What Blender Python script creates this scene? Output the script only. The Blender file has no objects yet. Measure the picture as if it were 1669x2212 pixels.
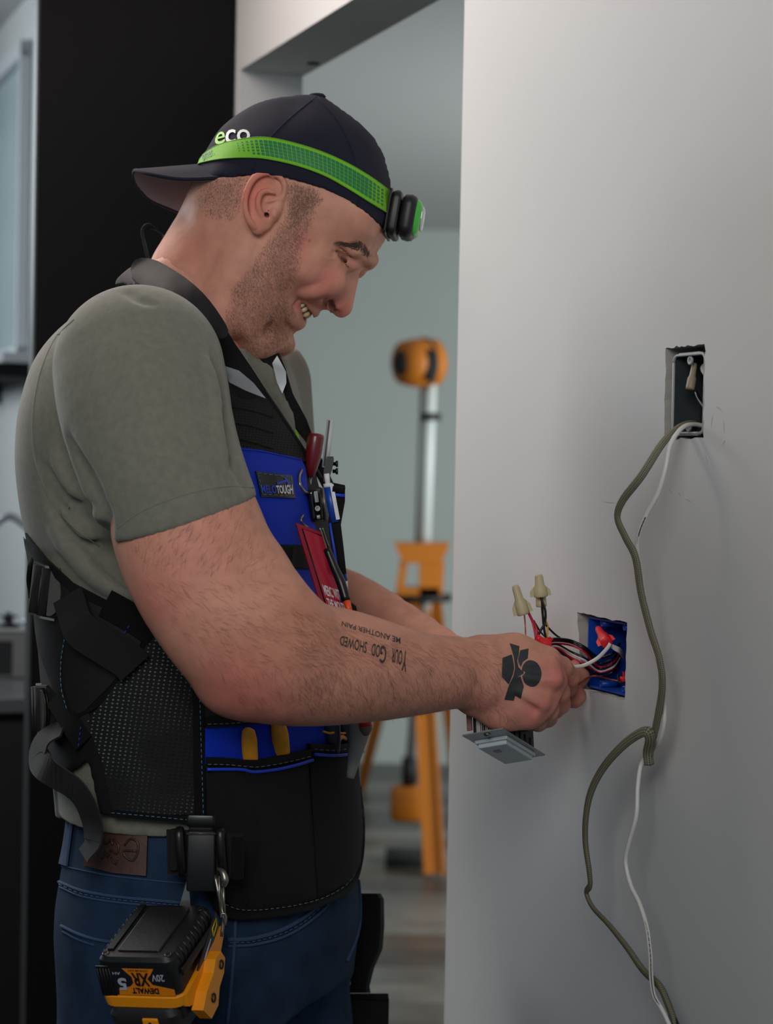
import bpy, math, random
import numpy as np
from mathutils import Vector, Matrix
from mathutils.bvhtree import BVHTree
from mathutils.geometry import delaunay_2d_cdt
PI = math.pi
rng = np.random.default_rng(7)
random.seed(7)
COL = bpy.context.scene.collection
SC = bpy.context.scene
# ------------------------------------------------------------------ camera
FPX = 4000.0
CAM = np.array([0.0, 0.0, 1.43])
PITCH, ROLL = math.radians(1.5), math.radians(1.1)
FW = np.array([0, math.cos(PITCH), -math.sin(PITCH)])
R0 = np.array([1.0, 0, 0]); U0 = np.array([0, math.sin(PITCH), math.cos(PITCH)])
RT = math.cos(ROLL) * R0 + math.sin(ROLL) * U0
UP = -math.sin(ROLL) * R0 + math.cos(ROLL) * U0
cd = bpy.data.cameras.new('camera'); cam = bpy.data.objects.new('camera', cd); COL.objects.link(cam)
cd.sensor_fit = 'VERTICAL'; cd.sensor_height = 36.0; cd.sensor_width = 27.16
cd.lens = 36.0 * FPX / 2212.0
cd.clip_start = 0.05
cam.matrix_world = Matrix(((RT[0], UP[0], -FW[0], CAM[0]), (RT[1], UP[1], -FW[1], CAM[1]), (RT[2], UP[2], -FW[2], CAM[2]), (0, 0, 0, 1)))
cd.dof.use_dof = True; cd.dof.focus_distance = 1.73; cd.dof.aperture_fstop = 5.6
SC.camera = cam
# ------------------------------------------------------------------ world, lights, exposure
W = bpy.data.worlds.new('world'); SC.world = W; W.use_nodes = True
W.node_tree.nodes['Background'].inputs[0].default_value = (0.62, 0.84, 1.0, 1)
W.node_tree.nodes['Background'].inputs[1].default_value = 0.22
def area(name, loc, aim, size, power, col, size_y=None):
    l = bpy.data.lights.new(name, 'AREA'); l.energy = power; l.color = col; l.size = size
    if size_y: l.shape = 'RECTANGLE'; l.size_y = size_y
    o = bpy.data.objects.new(name, l); COL.objects.link(o); o.location = loc
    o.rotation_euler = (Vector(aim) - Vector(loc)).to_track_quat('-Z', 'Y').to_euler()
    return o
area('window_light', (-2.2, 3.9, 2.2), (0.1, 1.8, 1.3), 1.0, 21, (0.82, 0.93, 1.0), 0.9)
area('ceiling_light', (-0.68, 2.28, 2.36), (0.05, 1.9, 1.6), 0.5, 10.8, (1.0, 0.86, 0.79))
fl_ = area('room_fill_light', (-0.35, -0.2, 2.2), (-0.30, 1.8, 1.5), 0.9, 5.5, (1.0, 0.97, 0.94)); fl_.data.spread = math.radians(95)
area('hall_fill_light', (2.2, 5.2, 1.3), (-0.6, 7.8, 1.7), 1.6, 66, (0.92, 1.0, 0.98))  # unseen area light added to brighten the hall; no window stands there
area('kitchen_window_light', (-2.4, 4.2, 2.3), (-1.0, 4.6, 1.3), 0.8, 10, (0.9, 0.97, 1.0))
SC.view_settings.view_transform = 'Standard'; SC.view_settings.look = 'None'
SC.view_settings.gamma = 1.0; SC.view_settings.use_curve_mapping = False
SC.view_settings.exposure = 0.0
# ------------------------------------------------------------------ pixel helpers (photo pixels at a chosen depth -> metres)
def ray(px, py):
    return FW * FPX + RT * (px - 834.5) - UP * (py - 1106.0)
def P(px, py, Y):
    d = ray(px, py); return CAM + d * (Y / d[1])
def PM(Y): return Y / FPX                        # metres per pixel at depth Y
def plane_hit(px, py, o, n):
    d = ray(px, py); return CAM + d * (np.dot(np.asarray(o) - CAM, n) / np.dot(d, n))
def proj(Q):
    Q = np.asarray(Q) - CAM
    z = Q @ FW
    return 834.5 + FPX * (Q @ RT) / z, 1106.0 - FPX * (Q @ UP) / z
TH = math.radians(22)
WD = np.array([-math.sin(TH), math.cos(TH), 0]); WN = np.array([-math.cos(TH), -math.sin(TH), 0])   # wall direction (away), wall normal (to room)
W0 = P(1300, 1400, 1.78)
def WP(px, py, off=0.0): return plane_hit(px, py, W0 + WN * off, WN)
def WT(p): return float(np.dot(np.asarray(p) - W0, WD))
def WX(t, z, off=0.0):
    q = W0 + WD * t + WN * off; return np.array([q[0], q[1], z])
# ------------------------------------------------------------------ materials
def lin(c):
    return tuple(((x / 255) / 12.92 if x <= 10 else (((x / 255) + 0.055) / 1.055) ** 2.4) for x in c)
MATS = {}
def mat(name, c, rough=0.6, metal=0.0, bump=None, var=None, attr=False, spec=0.5, sss=0, coat=0, fabric=None, emit=0, trans=0, alpha=1):
    if name in MATS: return MATS[name]
    m = bpy.data.materials.new(name); m.use_nodes = True; nt = m.node_tree; N = nt.nodes; L = nt.links
    b = N['Principled BSDF']; col = lin(c) + (1,)
    b.inputs['Base Color'].default_value = col; b.inputs['Roughness'].default_value = rough
    b.inputs['Metallic'].default_value = metal; b.inputs['Specular IOR Level'].default_value = spec
    b.inputs['Coat Weight'].default_value = coat
    if sss: b.inputs['Subsurface Weight'].default_value = sss; b.inputs['Subsurface Radius'].default_value = (0.012, 0.004, 0.002); b.inputs['Subsurface Scale'].default_value = 0.6
    if emit: b.inputs['Emission Color'].default_value = col; b.inputs['Emission Strength'].default_value = emit
    if trans: b.inputs['Transmission Weight'].default_value = trans
    src = None
    tc = N.new('ShaderNodeTexCoord')
    if attr:
        a = N.new('ShaderNodeVertexColor'); a.layer_name = 'col'; src = a.outputs['Color']
    if var:                                        # (scale, amount)
        n = N.new('ShaderNodeTexNoise'); n.inputs['Scale'].default_value = var[0]; n.inputs['Detail'].default_value = 4
        L.new(tc.outputs['Object'], n.inputs['Vector'])
        mr = N.new('ShaderNodeMapRange'); mr.inputs[1].default_value = 0.3; mr.inputs[2].default_value = 0.7
        mr.inputs[3].default_value = 1 - var[1]; mr.inputs[4].default_value = 1 + var[1]
        L.new(n.outputs['Fac'], mr.inputs[0])
        mx = N.new('ShaderNodeVectorMath'); mx.operation = 'MULTIPLY'
        if src: L.new(src, mx.inputs[0])
        else: mx.inputs[0].default_value = col[:3]
        L.new(mr.outputs[0], mx.inputs[1]); src = mx.outputs[0]
    if src: L.new(src, b.inputs['Base Color'])
    h = None
    if fabric:                                     # (scale, strength) woven relief
        w1 = N.new('ShaderNodeTexWave'); w1.wave_type = 'BANDS'; w1.bands_direction = 'DIAGONAL'; w1.inputs['Scale'].default_value = fabric[0]
        w1.inputs['Distortion'].default_value = 0.3
        L.new(tc.outputs['Object'], w1.inputs['Vector'])
        w2 = N.new('ShaderNodeTexWave'); w2.bands_direction = 'Z'; w2.inputs['Scale'].default_value = fabric[0] * 1.3
        L.new(tc.outputs['Object'], w2.inputs['Vector'])
        ad = N.new('ShaderNodeMath'); ad.operation = 'ADD'; L.new(w1.outputs['Fac'], ad.inputs[0]); L.new(w2.outputs['Fac'], ad.inputs[1])
        bp = N.new('ShaderNodeBump'); bp.inputs['Strength'].default_value = fabric[1]; bp.inputs['Distance'].default_value = 0.0008
        L.new(ad.outputs[0], bp.inputs['Height']); h = bp
    if bump:                                       # (scale, strength, distance)
        n = N.new('ShaderNodeTexNoise'); n.inputs['Scale'].default_value = bump[0]; n.inputs['Detail'].default_value = 5
        L.new(tc.outputs['Object'], n.inputs['Vector'])
        bp = N.new('ShaderNodeBump'); bp.inputs['Strength'].default_value = bump[1]; bp.inputs['Distance'].default_value = bump[2]
        L.new(n.outputs['Fac'], bp.inputs['Height'])
        if h: L.new(h.outputs[0], bp.inputs['Normal'])
        h = bp
    if h: L.new(h.outputs[0], b.inputs['Normal'])
    MATS[name] = m; return m
# ------------------------------------------------------------------ objects
LOC = {}
def link(o, parent):
    COL.objects.link(o)
    if parent is not None:
        o.parent = parent; o.matrix_parent_inverse = Matrix.Translation(-Vector(LOC[parent.name]))
def tag(o, label=None, cat=None, group=None, kind=None):
    for k, v in (('label', label), ('category', cat), ('group', group), ('kind', kind)):
        if v: o[k] = v
    return o
def obj(name, V, F, m, parent=None, smooth=True, col=None, uv=None, kind=None, label=None, auto=None):
    V = np.asarray(V, dtype=np.float64).reshape(-1, 3)
    me = bpy.data.meshes.new(name)
    c = (V.min(0) + V.max(0)) / 2
    Vl = V - c
    if isinstance(F, np.ndarray):
        nf, k = F.shape
        me.vertices.add(len(Vl)); me.vertices.foreach_set('co', Vl.astype(np.float32).ravel())
        me.loops.add(nf * k); me.loops.foreach_set('vertex_index', F.astype(np.int32).ravel())
        me.polygons.add(nf); me.polygons.foreach_set('loop_start', np.arange(0, nf * k, k, dtype=np.int32))
        me.update(calc_edges=True)
    else:
        me.from_pydata([tuple(v) for v in Vl], [], [tuple(f) for f in F]); me.update()
    me.polygons.foreach_set('use_smooth', np.full(len(me.polygons), bool(smooth)))
    if auto is not None and smooth:
        me.set_sharp_from_angle(angle=math.radians(auto))
    if isinstance(m, (list, tuple)):
        for x in m: me.materials.append(x)
    else: me.materials.append(m)
    if col is not None:
        a = me.color_attributes.new('col', 'FLOAT_COLOR', 'POINT')
        cc = np.ones((len(Vl), 4), np.float32); cc[:, :3] = col; a.data.foreach_set('color', cc.ravel())
    if uv is not None:
        u = me.uv_layers.new(name='uv'); li = np.zeros(len(me.loops), np.int32); me.loops.foreach_get('vertex_index', li)
        u.data.foreach_set('uv', np.asarray(uv, np.float32)[li].ravel())
    o = bpy.data.objects.new(name, me)
    o.location = c; link(o, parent); LOC[o.name] = c
    if kind: o['kind'] = kind
    if label: o['label'] = label
    return o
def thing(name, label, cat, loc, group=None):
    o = bpy.data.objects.new(name, None); COL.objects.link(o); o.location = loc; o.empty_display_size = 0.05
    LOC[o.name] = np.array(loc, dtype=float)
    return tag(o, label, cat, group)
def struct(name, V, F, m, parent=None, **k):
    o = obj(name, V, F, m, parent, smooth=False, **k)
    if parent is None: o['kind'] = 'structure'
    return o
class MB:
    def __init__(s): s.V = []; s.F = []
    def add(s, V, F):
        n = len(s.V); s.V += [tuple(v) for v in V]; s.F += [tuple(i + n for i in f) for f in F]; return s
def unit(v):
    v = np.asarray(v, float); return v / (np.linalg.norm(v) + 1e-12)
def box(c, ax, half, bev=0.0):
    """box centred c with axes ax (3 unit rows) and half sizes; bev chamfers the edges"""
    c = np.asarray(c, float); ax = [unit(a) for a in ax]; V = []; F = []
    if bev <= 0:
        for sx in (-1, 1):
            for sy in (-1, 1):
                for sz in (-1, 1): V.append(c + ax[0] * half[0] * sx + ax[1] * half[1] * sy + ax[2] * half[2] * sz)
        F = [(0, 1, 3, 2), (4, 6, 7, 5), (0, 4, 5, 1), (2, 3, 7, 6), (0, 2, 6, 4), (1, 5, 7, 3)]
        return V, F
    # stacked rounded-rectangle rings
    def ring(hx, hy, z, r):
        out = []
        for qx, qy, a0 in ((1, 1, 0), (-1, 1, 90), (-1, -1, 180), (1, -1, 270)):
            for k in range(4):
                a = math.radians(a0 + 30 * k)
                out.append(c + ax[0] * (qx * (hx - r) + r * math.cos(a)) + ax[1] * (qy * (hy - r) + r * math.sin(a)) + ax[2] * z)
        return out
    hx, hy, hz = half; b = bev
    R = [ring(hx - b, hy - b, -hz, b * .6), ring(hx - .3 * b, hy - .3 * b, -hz + .3 * b, b * .9), ring(hx, hy, -hz + b, b), ring(hx, hy, hz - b, b), ring(hx - .3 * b, hy - .3 * b, hz - .3 * b, b * .9), ring(hx - b, hy - b, hz, b * .6)]
    return rings(R, True)
def rings(R, cap=True, close=True):
    n = len(R[0]); V = [p for r in R for p in r]; F = []
    for i in range(len(R) - 1):
        for j in range(n if close else n - 1):
            k = (j + 1) % n
            F.append((i * n + j, i * n + k, (i + 1) * n + k, (i + 1) * n + j))
    if cap:
        F.append(tuple(range(n - 1, -1, -1))); F.append(tuple((len(R) - 1) * n + j for j in range(n)))
    return V, F
def spline(pts, n=8):
    p = [np.asarray(q, float) for q in pts]
    if len(p) < 3: return [p[0] + (p[-1] - p[0]) * i / n for i in range(n + 1)]
    p = [2 * p[0] - p[1]] + p + [2 * p[-1] - p[-2]]; out = []
    for i in range(1, len(p) - 2):
        for k in range(n):
            t = k / n; a, b, c, d = p[i - 1:i + 3]
            out.append(0.5 * ((2 * b) + (c - a) * t + (2 * a - 5 * b + 4 * c - d) * t * t + (3 * b - a - 3 * c + d) * t ** 3))
    out.append(p[-2]); return out
def frames(path):
    T = [unit(path[min(i + 1, len(path) - 1)] - path[max(i - 1, 0)]) for i in range(len(path))]
    a = np.array([0, 0, 1.0]) if abs(T[0][2]) < 0.9 else np.array([0, 1.0, 0])
    n = unit(np.cross(T[0], a)); out = []
    for t in T:
        n = unit(n - t * np.dot(n, t)); out.append((t, n, np.cross(t, n)))
    return out
def tube(path, r, n=10, flat=1.0, twist=None):
    path = [np.asarray(p, float) for p in path]; fr = frames(path)
    r = [r] * len(path) if np.isscalar(r) else list(r)
    if len(r) != len(path): r = list(np.interp(np.linspace(0, 1, len(path)), np.linspace(0, 1, len(r)), r))
    R = []
    for p, (t, a, b), q in zip(path, fr, r):
        R.append([p + a * math.cos(2 * PI * k / n) * q + b * math.sin(2 * PI * k / n) * q * flat for k in range(n)])
    return rings(R)
def ribbon(path, side, w, th):
    """flat strap along path: side = list/one vector of width direction"""
    path = [np.asarray(p, float) for p in path]; R = []
    for i, p in enumerate(path):
        t = unit(path[min(i + 1, len(path) - 1)] - path[max(i - 1, 0)])
        s = np.asarray(side[i] if isinstance(side, list) else side, float); s = unit(s - t * np.dot(s, t)); n = np.cross(t, s)
        ww = w[i] if isinstance(w, (list, np.ndarray)) else w
        R.append([p + s * ww / 2 + n * th / 2, p - s * ww / 2 + n * th / 2, p - s * ww / 2 - n * th / 2, p + s * ww / 2 - n * th / 2])
    return rings(R)
def lathe(o, axis, prof, n=20, ref=None):
    """prof = list of (radius, along)"""
    axis = unit(axis); a = np.array([0, 0, 1.0]) if abs(axis[2]) < 0.9 else np.array([1.0, 0, 0])
    if ref is not None: a = ref
    u = unit(np.cross(axis, a)); v = np.cross(axis, u)
    return rings([[np.asarray(o) + axis * h + (u * math.cos(2 * PI * k / n) + v * math.sin(2 * PI * k / n)) * r for k in range(n)] for r, h in prof])
def ell(c, ax, rad, n=16, m=10):
    R = []
    for i in range(m + 1):
        th = PI * (0.02 + 0.96 * i / m)
        R.append([np.asarray(c) + ax[2] * rad[2] * -math.cos(th) + (ax[0] * rad[0] * math.cos(2 * PI * k / n) + ax[1] * rad[1] * math.sin(2 * PI * k / n)) * math.sin(th) for k in range(n)])
    return rings(R)
AX = (np.array([1., 0, 0]), np.array([0, 1., 0]), np.array([0, 0, 1.]))
def prism(poly, nrm, th):
    """poly: list of 3D points (planar), extruded along nrm by th"""
    n = len(poly); V = [np.asarray(p) for p in poly] + [np.asarray(p) + np.asarray(nrm) * th for p in poly]
    F = [tuple(range(n)), tuple(range(2 * n - 1, n - 1, -1))] + [(i, i + n, (i + 1) % n + n, (i + 1) % n) for i in range(n)]
    return V, F
def one(name, vf, m, parent=None, **k): return obj(name, vf[0], vf[1], m, parent, **k)
# ------------------------------------------------------------------ signed distance sculpting
def smin(a, b, k):
    if k <= 0: return np.minimum(a, b)
    h = np.clip(0.5 + 0.5 * (b - a) / k, 0, 1); return b * (1 - h) + a * h - k * h * (1 - h)
class Grid:
    def __init__(s, lo, hi, h, O=(0, 0, 0), B=np.eye(3)):
        """local frame: world = O + B^T-rows ; B rows are the local axes in world"""
        s.O = np.asarray(O, float); s.B = np.asarray(B, float); s.h = h
        s.lo = np.asarray(lo, float); n = np.ceil((np.asarray(hi) - s.lo) / h).astype(int) + 1
        s.n = n; s.ax = [(s.lo[i] + h * np.arange(n[i])).astype(np.float32) for i in range(3)]
        s.f = np.full(tuple(n), 0.05, np.float32)
    def loc(s, p): return s.B @ (np.asarray(p, float) - s.O)
    def reg(s, lo, hi):
        sl = []
        for i in range(3):
            a = max(0, int((lo[i] - s.lo[i]) / s.h)); b = min(s.n[i], int((hi[i] - s.lo[i]) / s.h) + 2)
            if b <= a: return None, None
            sl.append(slice(a, b))
        return tuple(sl), (s.ax[0][sl[0]][:, None, None], s.ax[1][sl[1]][None, :, None], s.ax[2][sl[2]][None, None, :])
    def put(s, sl, d, k, op):
        if op == '+': s.f[sl] = smin(s.f[sl], d, k)
        elif op == '-': s.f[sl] = -smin(-s.f[sl], d, k)
        else: s.f[sl] = -smin(-s.f[sl], -d, k)
    def cap(s, a, b, ra, rb, k=0.0, op='+', n=None, kn=1.0, local=False):
        if not local: a = s.loc(a); b = s.loc(b); n = s.B @ n if n is not None else None
        a = np.asarray(a, float); b = np.asarray(b, float)
        m = max(ra, rb) * max(1, 1) + k + 0.012
        sl, X = s.reg(np.minimum(a, b) - m, np.maximum(a, b) + m)
        if sl is None: return
        x = [X[i] - np.float32(a[i]) for i in range(3)]; d = (b - a)
        if n is not None:
            n = unit(n); q = (x[0] * n[0] + x[1] * n[1] + x[2] * n[2]) * np.float32(1 / kn - 1)
            x = [x[i] + q * np.float32(n[i]) for i in range(3)]; d = d + n * np.dot(d, n) * (1 / kn - 1)
        dd = float(np.dot(d, d)) + 1e-12
        t = np.clip((x[0] * d[0] + x[1] * d[1] + x[2] * d[2]) / dd, 0, 1).astype(np.float32)
        e = np.sqrt((x[0] - t * d[0]) ** 2 + (x[1] - t * d[1]) ** 2 + (x[2] - t * d[2]) ** 2) - (ra + t * (rb - ra))
        s.put(sl, e.astype(np.float32), k, op)
    def chain(s, pts, rad, k=0.0, op='+', n=None, kn=1.0, local=False, sp=0):
        pts = [np.asarray(p, float) for p in pts]
        if np.isscalar(rad): rad = [rad] * len(pts)
        if sp: 
            q = spline([np.append(p, r) for p, r in zip(pts, rad)], sp); pts = [v[:3] for v in q]; rad = [v[3] for v in q]
        for i in range(len(pts) - 1): s.cap(pts[i], pts[i + 1], rad[i], rad[i + 1], k, op, n, kn, local)
    def ell(s, c, r, k=0.0, op='+', ax=None, local=False):
        if not local: c = s.loc(c); ax = [s.B @ a for a in ax] if ax is not None else s.B.T
        if ax is None: ax = np.eye(3)
        m = max(r) + k + 0.012; sl, X = s.reg(np.asarray(c) - m, np.asarray(c) + m)
        if sl is None: return
        x = [X[i] - np.float32(c[i]) for i in range(3)]
        q = [(x[0] * a[0] + x[1] * a[1] + x[2] * a[2]) for a in ax]
        k0 = np.sqrt((q[0] / r[0]) ** 2 + (q[1] / r[1]) ** 2 + (q[2] / r[2]) ** 2); k1 = np.sqrt((q[0] / r[0] ** 2) ** 2 + (q[1] / r[1] ** 2) ** 2 + (q[2] / r[2] ** 2) ** 2) + 1e-9
        s.put(sl, (k0 * (k0 - 1) / k1).astype(np.float32), k, op)
    def pix(s):
        """pixel coordinates of every voxel"""
        x, y, z = s.ax; c = s.O - CAM
        def lf(v): 
            w = s.B @ v; return (np.float32(np.dot(c, v)) + x[:, None, None] * np.float32(w[0]) + y[None, :, None] * np.float32(w[1]) + z[None, None, :] * np.float32(w[2]))
        zz = lf(FW); return 834.5 + FPX * lf(RT) / zz, 1106.0 - FPX * lf(UP) / zz
    def mesh(s, relax=1):
        V, F = nets(s.f); V = V * s.h + s.lo
        if relax and len(V): V = relaxed(V, F, relax)
        return V @ s.B + s.O, F
def nets(f):
    s = f < 0; nx, ny, nz = f.shape
    cnt = np.zeros((nx - 1, ny - 1, nz - 1), np.int8)
    C = [(i, j, k) for i in (0, 1) for j in (0, 1) for k in (0, 1)]
    for i, j, k in C: cnt += s[i:nx - 1 + i, j:ny - 1 + j, k:nz - 1 + k]
    act = (cnt > 0) & (cnt < 8); I = np.argwhere(act); N = len(I)
    idx = np.full(act.shape, -1, np.int32); idx[act] = np.arange(N)
    g = np.stack([f[I[:, 0] + i, I[:, 1] + j, I[:, 2] + k] for i, j, k in C], 1).astype(np.float64)
    acc = np.zeros((N, 3)); w = np.zeros(N); Ca = np.array(C, float)
    for a in range(8):
        for b in range(a + 1, 8):
            if abs(Ca[a] - Ca[b]).sum() != 1: continue
            fa, fb = g[:, a], g[:, b]; m = (fa < 0) != (fb < 0)
            t = np.where(m, fa / np.where(m, fa - fb, 1), 0)
            acc += (Ca[a] + t[:, None] * (Ca[b] - Ca[a])) * m[:, None]; w += m
    V = I + acc / w[:, None]
    Fs = []
    for ax in range(3):
        sl0 = [slice(1, -1)] * 3; sl1 = [slice(1, -1)] * 3; sl0[ax] = slice(0, -1); sl1[ax] = slice(1, None)
        a = s[tuple(sl0)]; b = s[tuple(sl1)]; E = np.argwhere(a != b)
        if not len(E): continue
        inside = a[tuple(E.T)]; E = E + 1; E[:, ax] -= 1
        o = [(ax + 1) % 3, (ax + 2) % 3]; q = []
        for d0, d1 in ((-1, -1), (0, -1), (0, 0), (-1, 0)):
            c = E.copy(); c[:, o[0]] += d0; c[:, o[1]] += d1; q.append(idx[tuple(c.T)])
        Q = np.stack(q, 1); Q[~inside] = Q[~inside][:, ::-1]; Fs.append(Q)
    F = np.concatenate(Fs); F = F[(F >= 0).all(1)]
    return V, F
def relaxed(V, F, it=1, lam=0.5):
    for _ in range(it):
        S = np.zeros_like(V); w = np.zeros(len(V))
        for a in range(4):
            b = (a + 1) % 4
            for p, q in ((a, b), (b, a)):
                for c in range(3): S[:, c] += np.bincount(F[:, p], V[F[:, q], c], len(V))
                w += np.bincount(F[:, p], minlength=len(V))
        V = V + lam * (S / np.maximum(w, 1)[:, None] - V)
    return V
def polysdf(poly, X, Y):
    """signed distance (negative inside) to polygon for arrays X, Y"""
    P_ = np.asarray(poly, np.float64); n = len(P_); d = np.full(X.shape, 1e18); ins = np.zeros(X.shape, bool)
    for i in range(n):
        a = P_[i]; b = P_[(i + 1) % n]; e = b - a; wx = X - a[0]; wy = Y - a[1]
        t = np.clip((wx * e[0] + wy * e[1]) / (e @ e + 1e-12), 0, 1)
        d = np.minimum(d, (wx - e[0] * t) ** 2 + (wy - e[1] * t) ** 2)
        c = (a[1] > Y) != (b[1] > Y)
        ins ^= c & (X < (b[0] - a[0]) * (Y - a[1]) / (b[1] - a[1] + 1e-12) + a[0])
    return np.where(ins, -1, 1) * np.sqrt(d)
def rpoly(poly, r=1, it=2):
    """round a polygon by corner cutting"""
    p = [np.asarray(q, float) for q in poly]
    for _ in range(it):
        p = [v for i in range(len(p)) for v in (p[i] * .75 + p[(i + 1) % len(p)] * .25, p[i] * .25 + p[(i + 1) % len(p)] * .75)]
    return p
class PixSDF:
    def __init__(s, poly, st=3, pad=60):
        q = np.asarray(poly, float); s.lo = q.min(0) - pad; s.st = st
        n = np.ceil((q.max(0) + pad - s.lo) / st).astype(int) + 1
        X, Y = np.meshgrid(s.lo[0] + st * np.arange(n[0]), s.lo[1] + st * np.arange(n[1]), indexing='ij')
        s.d = polysdf(poly, X, Y).astype(np.float32); s.n = n
    def __call__(s, x, y):
        u = np.clip((x - s.lo[0]) / s.st, 0, s.n[0] - 1.001); v = np.clip((y - s.lo[1]) / s.st, 0, s.n[1] - 1.001)
        i = u.astype(np.int32); j = v.astype(np.int32); a = u - i; b = v - j; D = s.d
        return D[i, j] * (1 - a) * (1 - b) + D[i + 1, j] * a * (1 - b) + D[i, j + 1] * (1 - a) * b + D[i + 1, j + 1] * a * b
def bvh_of(V, F): return BVHTree.FromPolygons([Vector(v) for v in V], [tuple(int(i) for i in f) for f in F])
CV = Vector(CAM)
def cast(bvh, px, py, guess=1.7):
    h = bvh.ray_cast(CV, Vector(ray(px, py)).normalized())
    if h[0] is not None: return np.array(h[0]), np.array(h[1])
    g = P(px, py, guess); h = bvh.find_nearest(Vector(g)); 
    # slide the guess in depth until the nearest point is closest
    best = None
    for Y in np.linspace(guess - .15, guess + .35, 26):
        g = P(px, py, Y); h = bvh.find_nearest(Vector(g))
        if best is None or h[3] < best[0]: best = (h[3], g, h)
    h = best[2]; n = np.array(h[1])
    if np.dot(n, best[1] - np.array(h[0])) < 0: n = -n
    return np.array(h[0]), n
def patch(bvh, poly, off=0.0, th=0.002, step=9, guess=1.7, nsm=6, bulge=0.0, lsm=0):
    """a sheet of cloth or plate cut to a pixel outline and laid on a surface"""
    poly = [np.asarray(p, float) for p in poly]; B = []
    for i in range(len(poly)):
        a, b = poly[i], poly[(i + 1) % len(poly)]; n = max(1, int(round(np.linalg.norm(b - a) / step)))
        B += [a + (b - a) * k / n for k in range(n)]
    B = np.array(B); lo, hi = B.min(0), B.max(0)
    gx, gy = np.meshgrid(np.arange(lo[0], hi[0], step), np.arange(lo[1], hi[1], step)); d = polysdf(B, gx, gy)
    I = np.stack([gx[d < -0.45 * step], gy[d < -0.45 * step]], 1)
    A = np.concatenate([B, I]); nb = len(B)
    r = delaunay_2d_cdt([Vector(p) for p in A], [(i, (i + 1) % nb) for i in range(nb)], [], 1, 1e-4)
    pv = np.array([tuple(v) for v in r[0]]); F = [tuple(f) for f in r[2]]
    L = np.zeros((len(pv), 3)); Nn = np.zeros((len(pv), 3))
    for i, (x, y) in enumerate(pv): L[i], Nn[i] = cast(bvh, x, y, guess)
    if nsm:
        E = np.array(r[1])
        for _ in range(nsm):
            S = Nn.copy()
            for c in range(3):
                S[:, c] += np.bincount(E[:, 0], Nn[E[:, 1], c], len(pv)) + np.bincount(E[:, 1], Nn[E[:, 0], c], len(pv))
            Nn = S / (np.linalg.norm(S, axis=1, keepdims=True) + 1e-9)
    for _ in range(lsm):
        E = np.array(r[1]); S = L.copy(); w = np.ones(len(pv))
        for c in range(3): S[:, c] += np.bincount(E[:, 0], L[E[:, 1], c], len(pv)) + np.bincount(E[:, 1], L[E[:, 0], c], len(pv))
        w += np.bincount(E[:, 0], minlength=len(pv)) + np.bincount(E[:, 1], minlength=len(pv)); Q = S / w[:, None]
        for i, (x, y) in enumerate(pv): L[i] = P(x, y, Q[i][1])
    bb = 0
    if bulge:
        dd = np.clip(-polysdf(B, pv[:, 0], pv[:, 1]), 0, None); bb = (bulge * (1 - np.exp(-dd / 22.0)))[:, None]
    n = len(pv)
    # orient faces towards the camera
    f = F[0]; q = np.cross(L[f[1]] - L[f[0]], L[f[2]] - L[f[0]])
    if np.dot(q, CAM - L[f[0]]) < 0: F = [g[::-1] for g in F]
    uv = np.stack([pv[:, 0], -pv[:, 1]], 1) * PM(1.68)
    if th <= 0: return L + Nn * (off + bb), F, uv
    V = np.concatenate([L + Nn * (off + th + bb), L + Nn * off]); cnt = {}
    for g in F:
        for i in range(len(g)): e = (g[i], g[(i + 1) % len(g)]); cnt[e] = 1
    FF = list(F) + [tuple(i + n for i in g[::-1]) for g in F]
    for (a, b) in cnt:
        if (b, a) not in cnt: FF.append((b, a, a + n, b + n))
    return V, FF, np.concatenate([uv, uv])
def pobj(name, bvh, poly, m, parent, off=0.0, th=0.002, **k):
    o = {x: k.pop(x) for x in ('step', 'guess', 'nsm', 'bulge', 'lsm') if x in k}
    V, F, uv = patch(bvh, poly, off, th, **o)
    return obj(name, V, F, m, parent, uv=uv, auto=40, **k)
def spath(bvh, pts, off=0.0, n=4, guess=1.7, step=None):
    q = spline([np.array([p[0], p[1]], float) for p in pts], n) if n else [np.array(p, float) for p in pts]
    out = []; nn = []
    for p in q:
        l, N_ = cast(bvh, p[0], p[1], guess); out.append(l + N_ * off); nn.append(N_)
    return out, nn
def stitches(bvh, pts, off=0.001, dash=7, gap=5, r=0.00035, guess=1.7):
    """row of thread dashes along a pixel path"""
    q = spline([np.array(p, float) for p in pts], 12) if len(pts) > 2 else [np.array(p, float) for p in pts]
    L = np.cumsum([0] + [np.linalg.norm(q[i + 1] - q[i]) for i in range(len(q) - 1)]); mb = MB(); s = 0
    X = np.array(q)
    while s + dash < L[-1]:
        ab = [np.array([np.interp(t, L, X[:, 0]), np.interp(t, L, X[:, 1])]) for t in (s, s + dash / 2, s + dash)]
        pp = []
        for p in ab: l, n = cast(bvh, p[0], p[1], guess); pp.append(l + n * off)
        mb.add(*tube(pp, r, 4)); s += dash + gap
    return mb.V, mb.F
def text2d(body, bold=0.0, shear=0.0, space=1.0):
    c = bpy.data.curves.new('t', 'FONT'); c.body = body; c.size = 1; c.offset = bold; c.shear = shear; c.space_character = space; c.resolution_u = 3
    o = bpy.data.objects.new('t', c); COL.objects.link(o); bpy.context.view_layer.update()
    me = bpy.data.meshes.new_from_object(o); V = np.array([v.co[:2] for v in me.vertices]); F = [tuple(p.vertices) for p in me.polygons]
    bpy.data.objects.remove(o); bpy.data.curves.remove(c); bpy.data.meshes.remove(me)
    lo, hi = V.min(0), V.max(0); return (V - lo) / (hi - lo), F
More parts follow.
